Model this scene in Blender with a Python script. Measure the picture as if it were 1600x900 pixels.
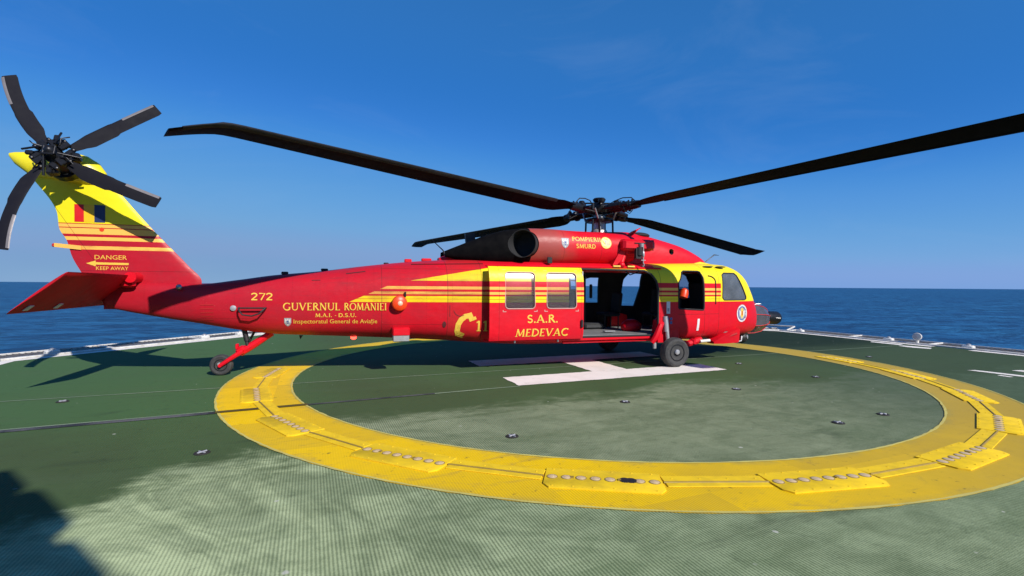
import bpy, bmesh, math, random
from mathutils import Vector, Matrix
from mathutils.bvhtree import BVHTree
R = math.radians
random.seed(7)
for o in list(bpy.data.objects): bpy.data.objects.remove(o)
S = bpy.context.scene
COL = S.collection

# ------------------------------------------------------------------ camera, sky, sun, exposure
cam = bpy.data.cameras.new('camera'); cam_o = bpy.data.objects.new('camera', cam); COL.objects.link(cam_o)
cam.lens = 768.78/1600*36; cam.sensor_width = 36; cam.clip_start = .05; cam.clip_end = 90000
yaw, pit, rol = .3081, -.0055, .0074
F = Vector((math.sin(yaw)*math.cos(pit), math.cos(yaw)*math.cos(pit), math.sin(pit)))
R0 = Vector((math.cos(yaw), -math.sin(yaw), 0)); U0 = R0.cross(F)
ex = R0*math.cos(rol)+U0*math.sin(rol); ey = -R0*math.sin(rol)+U0*math.cos(rol)
M = Matrix((ex, ey, -F)).transposed().to_4x4(); M.translation = Vector((-5.3305, -10.1862, 1.6838))
cam_o.matrix_world = M
S.camera = cam_o

SUN = Vector((.55, -1.38, 1.0)).normalized()
sun_el = math.asin(SUN.z); sun_az = math.atan2(SUN.x, SUN.y)
W = bpy.data.worlds.new('World'); S.world = W; W.use_nodes = True
nt = W.node_tree; bg = nt.nodes['Background']
sky = nt.nodes.new('ShaderNodeTexSky'); sky.sky_type = 'NISHITA'; sky.sun_disc = False
sky.sun_elevation = sun_el; sky.sun_rotation = sun_az
sky.air_density = .6; sky.dust_density = 0; sky.ozone_density = 3.0; sky.altitude = 0
# camera-like colour response: each channel of the sky gets its own contrast
sep = nt.nodes.new('ShaderNodeSeparateColor'); cmb = nt.nodes.new('ShaderNodeCombineColor'); nt.links.new(sky.outputs[0], sep.inputs[0])
CURVES = ([(0, 0), (.38, .010), (.56, .0265), (.95, .031), (1.75, .098), (3.3, .175), (4.8, .215), (6.5, .205), (12, .26)],
          [(0, 0), (.72, .07), (1.07, .160), (1.75, .190), (2.95, .31), (5.2, .385), (6.2, .376), (8.9, .36), (12, .40)],
          [(0, 0), (1.4, .22), (2.15, .46), (3.5, .59), (4.7, .70), (6.0, .715), (8.0, .71), (10.6, .63), (12, .60)])
for i_, pts_ in enumerate(CURVES):
    d_ = nt.nodes.new('ShaderNodeMath'); d_.operation = 'DIVIDE'; d_.inputs[1].default_value = 12; nt.links.new(sep.outputs[i_], d_.inputs[0])
    c_ = nt.nodes.new('ShaderNodeFloatCurve'); cv_ = c_.mapping.curves[0]
    for k_, (px_, py_) in enumerate(pts_):
        if k_ == 0: cv_.points[0].location = (0, 0)
        elif k_ == len(pts_)-1: cv_.points[-1].location = (1, py_)
        else: cv_.points.new(px_/12, py_)
    c_.mapping.update(); nt.links.new(d_.outputs[0], c_.inputs['Value'])
    m_ = nt.nodes.new('ShaderNodeMath'); m_.operation = 'MULTIPLY'; m_.inputs[1].default_value = 10.0; nt.links.new(c_.outputs[0], m_.inputs[0]); nt.links.new(m_.outputs[0], cmb.inputs[i_])
tc_ = nt.nodes.new('ShaderNodeTexCoord'); mp_ = nt.nodes.new('ShaderNodeMapping'); mp_.inputs['Scale'].default_value = (1.2, 2.2, 5.0); mp_.inputs['Rotation'].default_value = (.3, .2, .5)
cn_ = nt.nodes.new('ShaderNodeTexNoise'); cn_.inputs['Scale'].default_value = 1.6; cn_.inputs['Detail'].default_value = 7; cn_.inputs['Roughness'].default_value = .6; cn_.inputs['Distortion'].default_value = .7
nt.links.new(tc_.outputs['Generated'], mp_.inputs[0]); nt.links.new(mp_.outputs[0], cn_.inputs['Vector'])
cr_ = nt.nodes.new('ShaderNodeMapRange'); nt.links.new(cn_.outputs[0], cr_.inputs[0])
for i_, q_ in enumerate((.50, .80, 0, .12)): cr_.inputs[i_+1].default_value = q_
cm_ = nt.nodes.new('ShaderNodeMix'); cm_.data_type = 'RGBA'; nt.links.new(cr_.outputs[0], cm_.inputs[0]); nt.links.new(cmb.outputs[0], cm_.inputs[6]); cm_.inputs[7].default_value = (3.6, 5.0, 7.4, 1)
nt.links.new(cm_.outputs[2], bg.inputs[0]); bg.inputs[1].default_value = .09
sl = bpy.data.lights.new('sun', 'SUN'); sl.energy = 5.0; sl.angle = R(.53); sl.color = (1, .955, .89)
so = bpy.data.objects.new('sun', sl); COL.objects.link(so); so.location = SUN*60
so.rotation_euler = (-SUN).to_track_quat('-Z', 'Y').to_euler()
S.view_settings.view_transform = 'Standard'; S.view_settings.look = 'None'
S.view_settings.exposure = .15; S.view_settings.gamma = 1
S.view_settings.use_curve_mapping = False
S.render.engine = 'CYCLES'
S.cycles.max_bounces = 8; S.cycles.transparent_max_bounces = 16

# ------------------------------------------------------------------ helpers
class MB:
    """collects geometry for one mesh"""
    def __init__(s): s.v = []; s.f = []; s.m = []
    def add(s, v, f, m=0):
        n = len(s.v); s.v += [tuple(a) for a in v]; s.f += [tuple(i+n for i in a) for a in f]; s.m += [m]*len(f); return s
    def loft(s, rings, cap=True, closed=True, m=0):
        n = len(rings[0]); v = [p for r in rings for p in r]; f = []
        for i in range(len(rings)-1):
            for j in range(n if closed else n-1):
                k = (j+1) % n
                f.append((i*n+j, i*n+k, (i+1)*n+k, (i+1)*n+j))
        if cap:
            f.append(tuple(range(n-1, -1, -1))); f.append(tuple((len(rings)-1)*n+j for j in range(n)))
        return s.add(v, f, m)
    def box(s, c, d, rot=None, m=0, bev=0):
        x, y, z = [a/2 for a in d]
        if bev:
            b = min(bev, x*.9, y*.9, z*.9); rings = []
            for zz, ins in ((-z, b), (-z+b, 0), (z-b, 0), (z, b)):
                X, Y = x-ins, y-ins; q = []
                for (sx, sy) in ((1, 1), (-1, 1), (-1, -1), (1, -1)):
                    pr = [(sx*X, sy*(Y-b)), (sx*(X-b), sy*Y)]
                    if sx*sy < 0: pr.reverse()
                    q += pr
                rings.append([Vector((a, bb, zz)) for a, bb in q])
        else:
            rings = [[Vector((a*x, b*y, zz)) for a, b in ((1, 1), (-1, 1), (-1, -1), (1, -1))] for zz in (-z, z)]
        Rm = rot if rot else Matrix.Identity(3)
        return s.loft([[Rm @ p+Vector(c) for p in r] for r in rings], m=m)
    def cyl(s, a, b, r1, r2=None, n=16, cap=True, m=0):
        a, b = Vector(a), Vector(b); r2 = r1 if r2 is None else r2
        d = (b-a).normalized(); u = d.orthogonal().normalized(); w = d.cross(u)
        rg = lambda c, r: [c+u*math.cos(2*math.pi*i/n)*r+w*math.sin(2*math.pi*i/n)*r for i in range(n)]
        return s.loft([rg(a, r1), rg(b, r2)], cap=cap, m=m)
    def lathe(s, c, ax, prof, n=24, m=0, cap=True):
        ax = Vector(ax).normalized(); u = ax.orthogonal().normalized(); w = ax.cross(u); c = Vector(c)
        return s.loft([[c+ax*h+(u*math.cos(2*math.pi*i/n)+w*math.sin(2*math.pi*i/n))*max(r, 1e-4) for i in range(n)] for r, h in prof], cap=cap, m=m)
    def tube(s, path, r, n=8, m=0):
        P = [Vector(p) for p in path]; rings = []; u = None
        for i, p in enumerate(P):
            t = (P[min(i+1, len(P)-1)]-P[max(i-1, 0)]).normalized()
            u = t.orthogonal().normalized() if u is None else (u-t*u.dot(t)).normalized()
            w = t.cross(u); rr = r[i] if isinstance(r, (list, tuple)) else r
            rings.append([p+u*math.cos(2*math.pi*k/n)*rr+w*math.sin(2*math.pi*k/n)*rr for k in range(n)])
        return s.loft(rings, m=m)
    def prism(s, poly, ax, a, b, m=0):
        """poly of 2D points extruded along axis ax ('x','y','z') from a to b"""
        def P(q, h): return {'y': (q[0], h, q[1]), 'x': (h, q[0], q[1]), 'z': (q[0], q[1], h)}[ax]
        return s.loft([[P(q, a) for q in poly], [P(q, b) for q in poly]], m=m)
    def ell(s, c, r, n=20, k=12, m=0):
        rings = []
        for i in range(k+1):
            t = math.pi*i/k; rings.append([(c[0]+r[0]*max(math.sin(t), .003)*math.cos(2*math.pi*j/n), c[1]+r[1]*max(math.sin(t), .003)*math.sin(2*math.pi*j/n), c[2]-r[2]*math.cos(t)) for j in range(n)])
        return s.loft(rings, m=m)
    def mesh(s, name, mats):
        me = bpy.data.meshes.new(name); me.from_pydata(s.v, [], s.f)
        for mt in (mats if isinstance(mats, (list, tuple)) else [mats]): me.materials.append(mt)
        for p, mi in zip(me.polygons, s.m): p.material_index = mi
        bm = bmesh.new(); bm.from_mesh(me); bmesh.ops.recalc_face_normals(bm, faces=bm.faces); bm.to_mesh(me); bm.free()
        return me
    def build(s, name, mats, parent=None, ang=35):
        me = s.mesh(name, mats); return link(name, me, parent, ang)
def link(name, me, parent=None, ang=35):
    if ang:
        me.polygons.foreach_set('use_smooth', [True]*len(me.polygons)); me.set_sharp_from_angle(angle=R(ang))
    o = bpy.data.objects.new(name, me); COL.objects.link(o)
    if parent: o.parent = parent
    return o
def empty(name, loc=(0, 0, 0), rz=0):
    o = bpy.data.objects.new(name, None); o.empty_display_size = .2; COL.objects.link(o); o.location = loc; o.rotation_euler.z = rz; return o
def tag(o, label=None, cat=None, group=None, kind=None):
    for k, v in (('label', label), ('category', cat), ('group', group), ('kind', kind)):
        if v: o[k] = v
    return o
def boolean(me, cutters, op='DIFFERENCE', drop=True):
    """apply boolean of mesh with each cutter mesh, return new mesh"""
    o = bpy.data.objects.new('work', me); COL.objects.link(o); tmp = []
    for c in cutters:
        co = bpy.data.objects.new('cut', c); COL.objects.link(co); tmp.append(co)
        md = o.modifiers.new('b', 'BOOLEAN'); md.operation = op; md.object = co; md.solver = 'EXACT'; md.material_mode = 'TRANSFER'
    dg = bpy.context.evaluated_depsgraph_get(); dg.update()
    r = bpy.data.meshes.new_from_object(o.evaluated_get(dg))
    for c in tmp+[o]: bpy.data.objects.remove(c)
    return r
def pchip(T, x):
    """T rows (x, a, b...) -> interpolated row, Catmull style monotone-ish"""
    n = len(T)
    if x <= T[0][0]: return T[0][1:]
    if x >= T[-1][0]: return T[-1][1:]
    for i in range(n-1):
        if T[i][0] <= x <= T[i+1][0]: break
    x0, x1 = T[i][0], T[i+1][0]; h = x1-x0; t = (x-x0)/h; out = []
    for k in range(1, len(T[0])):
        d = (T[i+1][k]-T[i][k])/h
        def slope(j):
            if j == 0: return (T[1][k]-T[0][k])/(T[1][0]-T[0][0])
            if j == n-1: return (T[-1][k]-T[-2][k])/(T[-1][0]-T[-2][0])
            a = (T[j][k]-T[j-1][k])/(T[j][0]-T[j-1][0]); b = (T[j+1][k]-T[j][k])/(T[j+1][0]-T[j][0])
            return 0 if a*b <= 0 else 2*a*b/(a+b)
        m0, m1 = slope(i), slope(i+1)
        out.append(T[i][k]*(2*t**3-3*t*t+1)+h*m0*(t**3-2*t*t+t)+T[i+1][k]*(3*t*t-2*t**3)+h*m1*(t**3-t*t))
    return out

# ------------------------------------------------------------------ materials
def srgb(r, g, b):
    f = lambda c: (c/255/12.92 if c/255 <= .04045 else ((c/255+.055)/1.055)**2.4); return (f(r), f(g), f(b), 1)
class N:
    """socket wrapper so node maths can be written as expressions"""
    def __init__(s, t, so): s.t = t; s.s = so
    def op(s, o, b=None, c=None, rev=False):
        n = s.t.nodes.new('ShaderNodeMath'); n.operation = o
        ins = [s, b, c] if not rev else [b, s, c]
        for i, q in enumerate(ins):
            if q is None: continue
            if isinstance(q, N): s.t.links.new(q.s, n.inputs[i])
            else: n.inputs[i].default_value = q
        return N(s.t, n.outputs[0])
    def __add__(s, b): return s.op('ADD', b)
    __radd__ = __add__
    def __sub__(s, b): return s.op('SUBTRACT', b)
    def __rsub__(s, b): return s.op('SUBTRACT', b, rev=True)
    def __mul__(s, b): return s.op('MULTIPLY', b)
    __rmul__ = __mul__
    def __truediv__(s, b): return s.op('DIVIDE', b)
    def __gt__(s, b): return s.op('GREATER_THAN', b)
    def __lt__(s, b): return s.op('LESS_THAN', b)
    def abs(s): return s.op('ABSOLUTE')
    def sin(s): return s.op('SINE')
    def pw(s, e): return s.op('POWER', e)
    def max(s, b): return s.op('MAXIMUM', b)
    def min(s, b): return s.op('MINIMUM', b)
    def fr(s): return s.op('FRACT')
    def ramp(s, a, b, lo=0., hi=1.):
        if a > b: a, b, lo, hi = b, a, hi, lo
        n = s.t.nodes.new('ShaderNodeMapRange'); n.clamp = True; n.interpolation_type = 'SMOOTHSTEP'
        s.t.links.new(s.s, n.inputs[0])
        for i, q in enumerate((a, b, lo, hi)): n.inputs[i+1].default_value = q
        return N(s.t, n.outputs[0])
class Mat:
    def __init__(s, name, col=(.5, .5, .5, 1), rough=.5, metal=0, spec=.5, coat=0):
        s.m = bpy.data.materials.new(name); s.m.use_nodes = True; s.t = s.m.node_tree
        s.b = s.t.nodes['Principled BSDF']
        s.b.inputs['Base Color'].default_value = tuple(col)[:3]+(1,); s.b.inputs['Roughness'].default_value = rough
        s.b.inputs['Metallic'].default_value = metal; s.b.inputs['Specular IOR Level'].default_value = spec
        s.b.inputs['Coat Weight'].default_value = coat; s.b.inputs['Coat Roughness'].default_value = .08
        s.m.diffuse_color = tuple(col)[:3]+(1,)
    def coords(s, which='Object'):
        tc = s.t.nodes.new('ShaderNodeTexCoord'); sp = s.t.nodes.new('ShaderNodeSeparateXYZ')
        s.t.links.new(tc.outputs[which], sp.inputs[0]); s.co = tc.outputs[which]
        return [N(s.t, o) for o in sp.outputs]
    def vec(s, x, y, z):
        c = s.t.nodes.new('ShaderNodeCombineXYZ')
        for i, q in enumerate((x, y, z)):
            if isinstance(q, N): s.t.links.new(q.s, c.inputs[i])
            else: c.inputs[i].default_value = q
        return c.outputs[0]
    def noise(s, vec, scale, detail=4, rough=.55, dist=0):
        n = s.t.nodes.new('ShaderNodeTexNoise'); n.inputs['Scale'].default_value = scale; n.inputs['Detail'].default_value = detail
        n.inputs['Roughness'].default_value = rough; n.inputs['Distortion'].default_value = dist
        s.t.links.new(vec, n.inputs['Vector']); return N(s.t, n.outputs[0])
    def voro(s, vec, scale, feat='F1'):
        n = s.t.nodes.new('ShaderNodeTexVoronoi'); n.feature = feat; n.inputs['Scale'].default_value = scale
        s.t.links.new(vec, n.inputs['Vector']); return N(s.t, n.outputs[0])
    def mix(s, fac, a, b):
        n = s.t.nodes.new('ShaderNodeMix'); n.data_type = 'RGBA'
        if isinstance(fac, N): s.t.links.new(fac.s, n.inputs[0])
        else: n.inputs[0].default_value = fac
        for i, q in ((6, a), (7, b)):
            if isinstance(q, tuple): n.inputs[i].default_value = q
            else: s.t.links.new(q, n.inputs[i])
        return n.outputs[2]
    def set(s, key, q):
        s.t.links.new(q.s if isinstance(q, N) else q, s.b.inputs[key]); return s
    def bump(s, h, strength=.3, dist=.01):
        n = s.t.nodes.new('ShaderNodeBump'); n.inputs['Strength'].default_value = strength; n.inputs['Distance'].default_value = dist
        s.t.links.new(h.s, n.inputs['Height']); s.t.links.new(n.outputs[0], s.b.inputs['Normal']); return s

def worn(name, col, rough=.5, metal=0, amt=.25, scale=6, dark=None, coat=0, spec=.5):
    """plain surface with procedural dirt variation"""
    m = Mat(name, col, rough, metal, spec, coat); m.coords()
    n = m.noise(m.co, scale, 6, .65).ramp(.35, .7)
    dk = dark or tuple(c*.45 for c in col[:3])+(1,)
    m.set('Base Color', m.mix(n*amt, tuple(col)[:3]+(1,), dk))
    m.set('Roughness', m.noise(m.co, scale*2.3, 4)*.3+(rough-.15)); return m.m

RED = (.66, .003, .014, 1); YEL = (.84, .64, .010, 1); CRM = (.84, .46, .085, 1)
def livery(name, kind):
    m = Mat(name, RED, .3, 0, .25, 0); x, y, z = m.coords()
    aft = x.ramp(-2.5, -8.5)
    big = m.noise(m.co, 1.7, 5, .6); fine = m.noise(m.co, 14, 5, .7)
    red = m.mix(big.ramp(.3, .75), RED, (.56, .006, .018, 1))
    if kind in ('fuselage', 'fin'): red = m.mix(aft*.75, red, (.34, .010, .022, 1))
    def band(a, b): return (z > a)*(z < b)
    if kind == 'fuselage':
        slant = x > ((z-1.35)*2.26-5.45)
        low = band(1.354, 1.469)*(1-band(1.411, 1.418))
        front = (x < (3.72-(z-1.36)*.1))
        crm = (band(1.503, 1.553)+band(1.598, 1.653))*slant*front*(x < 2.50)
        yel = low*slant*front
        roof = (z < 2.085).max((x > .82)*(z > 1))
        top = (z > 1.76)*(z < ((x+4.25)*.177+1.775))*roof*front.max(z > 1.6)
        yel = yel.max(top).max((x > 2.50)*(z > 1.354)*(x < 3.80)*(1-(x < 2.56)*0)).min(1)
        col = m.mix(crm, red, CRM); col = m.mix(yel, col, YEL)
        lines = None
        for c in (-4.86, -3.66, -3.02, 2.02, 2.44, .86):
            q = ((x-c).abs() < .006); lines = q if lines is None else lines.max(q)
        q = ((z-1.985).abs() < .005)*(x < -3.02)*(x > -4.86); lines = lines.max(q)
        q = ((z-1.05).abs() < .004)*(x < -6.9)*(x > -8.0); lines = lines.max(q)
        q = ((z-.93).abs() < .004)*(x < -3.66)*(x > -4.86); lines = lines.max(q)
        q = ((z-1.08).abs() < .005)*(x > 1.3)*(x < 2.44); lines = lines.max(q)
        col = m.mix(lines*.6, col, (.05, .01, .01, 1))
        # oily streaks on the boom behind the exhausts, chipped and chalky paint
        dots = ((z*28).fr() > .5)*((((x*2.1).fr()-.5).abs()) < .011)*(x < 3.2)+((x*28).fr() > .5)*((((z*2.9).fr()-.5).abs()) < .013)*(x < -2.95)
        col = m.mix(dots.min(1)*.28, col, (.06, .01, .01, 1))
        dull = m.noise(m.vec(x*1.2, y, z*3), 1.1, 6, .7).ramp(.38, .66)*x.ramp(-2.9, -4.2)
        col = m.mix(dull*.42, col, (.30, .018, .028, 1))
        st = m.noise(m.vec(x*.8, y*3, z*9), 1.2, 5, .6).ramp(.48, .72)*(x < -2.95).min(x > -8)*(z > 1.45)
        col = m.mix(st*.45, col, (.16, .025, .03, 1))
        col = m.mix((x < -3.02)*(x > -3.66)*.16, col, (.22, .05, .03, 1))
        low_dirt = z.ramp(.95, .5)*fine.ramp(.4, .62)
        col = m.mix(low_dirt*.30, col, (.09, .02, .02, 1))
    elif kind == 'door':
        low = band(1.354, 1.469)*(1-band(1.411, 1.418)); crm = band(1.503, 1.553)+band(1.598, 1.653)
        col = m.mix(crm, red, CRM); col = m.mix(low.max(z > 1.76), col, YEL)
        col = m.mix((((x+2.74).abs() < .005)+((x+1.03).abs() < .005)).min(1)*.5, col, (.1, .01, .01, 1))
    elif kind == 'fin':
        zz = z-(x+9.6)*.07
        crm = band(2.24, 2.30)*(x > -9.99)+band(2.395, 2.455)+band(2.50, 2.60)+band(2.615, 2.67)
        col = m.mix(crm.min(1), red, CRM); col = m.mix(z > 2.683, col, (.78, .66, .012, 1))
        gz = m.noise(m.vec(x, y, z*2), 2.2, 6, .7).ramp(.42, .68)*(z < 2.4); col = m.mix(gz*.45, col, (.30, .02, .03, 1))
        ln = ((x+9.55-(z-2)*-.62).abs() < .006)*(z < 3.2)+((z-1.88).abs() < .005)
        col = m.mix(ln.min(1)*.5, col, (.08, .01, .01, 1))
    elif kind == 'nacelle':
        soot = (x.ramp(-.55, -1.75)*.85+big*.6-.25).ramp(.18, .85)
        col = m.mix(soot*.62, red, (.17, .095, .075, 1))
        ln = ((x+.45).abs() < .005).max((x+1.3).abs() < .005)
        col = m.mix(ln*.5, col, (.08, .01, .01, 1))
    else:
        col = red
    chip = m.noise(m.co, 55, 2, .5).ramp(.73, .76)
    col = m.mix(chip*.25, col, (.55, .35, .25, 1))
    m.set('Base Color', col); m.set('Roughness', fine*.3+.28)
    m.bump(m.noise(m.vec(x*1.0, y, z*1.6), 2.6, 2)+fine*.03, .22, .05)
    return m.m
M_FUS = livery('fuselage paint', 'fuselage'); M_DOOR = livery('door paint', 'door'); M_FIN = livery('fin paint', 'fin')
M_NAC = livery('nacelle paint', 'nacelle'); M_RED = livery('plain red paint', 'plain')
M_LIN = worn('dark lining', (.018, .018, .02, 1), .8)
M_BLK = worn('black rubber coating', (.012, .012, .014, 1), .55, amt=.4, dark=(.03, .03, .03, 1))
M_BLADE = worn('blade grey black', (.003, .003, .0055, 1), .65, amt=.4, dark=(.006, .006, .009, 1), scale=3, spec=.05)
M_EDGE = worn('rubbed leading edge', (.030, .029, .032, 1), .6, amt=.5, dark=(.008, .008, .01, 1), scale=5, spec=.15)
M_TBL = worn('tail blade grey', (.010, .0095, .014, 1), .7, amt=.4, dark=(.018, .018, .02, 1), scale=4, spec=.12)
M_LEAD = worn('bare leading edge', (.20, .18, .18, 1), .5, .2)
M_STEEL = worn('bare steel', (.34, .34, .35, 1), .35, .8)
M_DKST = worn('oily dark steel', (.024, .024, .028, 1), .38, .6, amt=.6, dark=(.012, .012, .012, 1), scale=18)
M_ALU = worn('aluminium grey', (.42, .42, .43, 1), .42, .5)
M_EXH = worn('sooty exhaust', (.004, .004, .0048, 1), .8, amt=.5, dark=(.012, .011, .011, 1), scale=5, spec=.03)
M_RUB = worn('tyre rubber', (.028, .028, .03, 1), .8, amt=.6, dark=(.07, .066, .06, 1), scale=9)
M_WHT = worn('white enamel', (.72, .70, .66, 1), .5, amt=.35, dark=(.40, .36, .30, 1))
M_FLOOR = worn('cabin floor', (.20, .20, .20, 1), .6, amt=.5, dark=(.09, .09, .09, 1), scale=5)
M_YTX = worn('yellow lettering', (.80, .52, .06, 1), .5, amt=.25, dark=(.5, .25, .05, 1), scale=20)
M_WTX = worn('white decal', (.68, .66, .66, 1), .5, amt=.2)
M_BLU = worn('blue decal', (.05, .10, .30, 1), .5, amt=.2)
M_DRED = worn('dark red decal', (.45, .02, .02, 1), .5, amt=.2)
M_ORG = worn('orange plastic', (.80, .055, .006, 1), .4, amt=.2)
M_GRY = worn('grey decal', (.33, .33, .36, 1), .5, amt=.3)
M_SEAT = worn('seat fabric', (.02, .022, .026, 1), .9, amt=.5)
def glass(name, tint, rough, transp, body):
    """thin sheet: clear transmission, a blotchy diffuse body and a fresnel gloss on top"""
    m = bpy.data.materials.new(name); m.use_nodes = True; t = m.node_tree; t.nodes.clear()
    out = t.nodes.new('ShaderNodeOutputMaterial'); mx = t.nodes.new('ShaderNodeMixShader'); m2 = t.nodes.new('ShaderNodeMixShader'); tr = t.nodes.new('ShaderNodeBsdfTransparent')
    df = t.nodes.new('ShaderNodeBsdfDiffuse'); df.inputs[0].default_value = body; gl = t.nodes.new('ShaderNodeBsdfGlossy'); gl.inputs['Roughness'].default_value = rough
    tr.inputs[0].default_value = tint
    nz = t.nodes.new('ShaderNodeTexNoise'); nz.inputs['Scale'].default_value = 4; tcx = t.nodes.new('ShaderNodeTexCoord'); t.links.new(tcx.outputs['Object'], nz.inputs[0])
    mc = t.nodes.new('ShaderNodeMix'); mc.data_type = 'RGBA'; t.links.new(nz.outputs[0], mc.inputs[0]); mc.inputs[6].default_value = tuple(c*.4 for c in body[:3])+(1,); mc.inputs[7].default_value = tuple(min(1, c*1.5) for c in body[:3])+(1,); t.links.new(mc.outputs[2], df.inputs[0])
    m2.inputs[0].default_value = 1-transp; t.links.new(tr.outputs[0], m2.inputs[1]); t.links.new(df.outputs[0], m2.inputs[2])
    lw = t.nodes.new('ShaderNodeFresnel'); lw.inputs[0].default_value = 1.6
    t.links.new(lw.outputs[0], mx.inputs[0]); t.links.new(m2.outputs[0], mx.inputs[1]); t.links.new(gl.outputs[0], mx.inputs[2]); t.links.new(mx.outputs[0], out.inputs[0])
    return m
M_GLS = glass('clear window', (.99, .99, 1, 1), .24, .975, (.3, .3, .32, 1))
M_GLD = glass('reflection tinted cockpit window', (.80, .84, .88, 1), .08, .78, (.42, .47, .54, 1))  # pale diffuse body paints in the grey reflections on the panes
M_SMK = glass('smoked plastic', (.75, .78, .82, 1), .15, .75, (.30, .30, .36, 1))
def emis(name, col, st):
    m = Mat(name, col, .3); m.b.inputs['Emission Color'].default_value = col; m.b.inputs['Emission Strength'].default_value = st; return m.m
M_BCN = emis('lit red beacon', (1, .045, .03, 1), 6)

# ------------------------------------------------------------------ setting: sea, deck, markings
SEA_Z = -15.5
def mat_sea():
    m = Mat('sea water', (.006, .05, .15, 1), .3, 0, .35); x, y, z = m.coords()
    n1 = m.noise(m.vec(x*.55, y, z), .085, 7, .66, .5); n2 = m.noise(m.vec(x*.5, y, z), .38, 5, .6, .3); n3 = m.noise(m.co, .012, 4, .6)
    h = n1*1.6+n2*.45
    f = (n1*.55+n2*.45).ramp(.42, .59)
    c = m.mix(f, (.002, .027, .075, 1), (.019, .130, .275, 1)); c = m.mix(n3.ramp(.35, .7)*.35, c, (.005, .04, .135, 1))
    m.set('Base Color', c); m.set('Roughness', n2*.2+.34); m.bump(h, .9, 1.6); return m.m
mb = MB(); q = 60000
rings = [0, 60, 200, 700, 3000, 12000, 60000]; n = 48
v = [(0, 0, SEA_Z)]; f = []
for r_ in rings[1:]: v += [(r_*math.cos(2*math.pi*i/n), r_*math.sin(2*math.pi*i/n), SEA_Z) for i in range(n)]
for i in range(n): f.append((0, 1+i, 1+(i+1) % n))
for k in range(len(rings)-2):
    for i in range(n):
        a = 1+k*n+i; b = 1+k*n+(i+1) % n; f.append((a, a+n, b+n, b))
tag(mb.add(v, f).build('sea', mat_sea(), ang=0), kind='structure')

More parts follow.
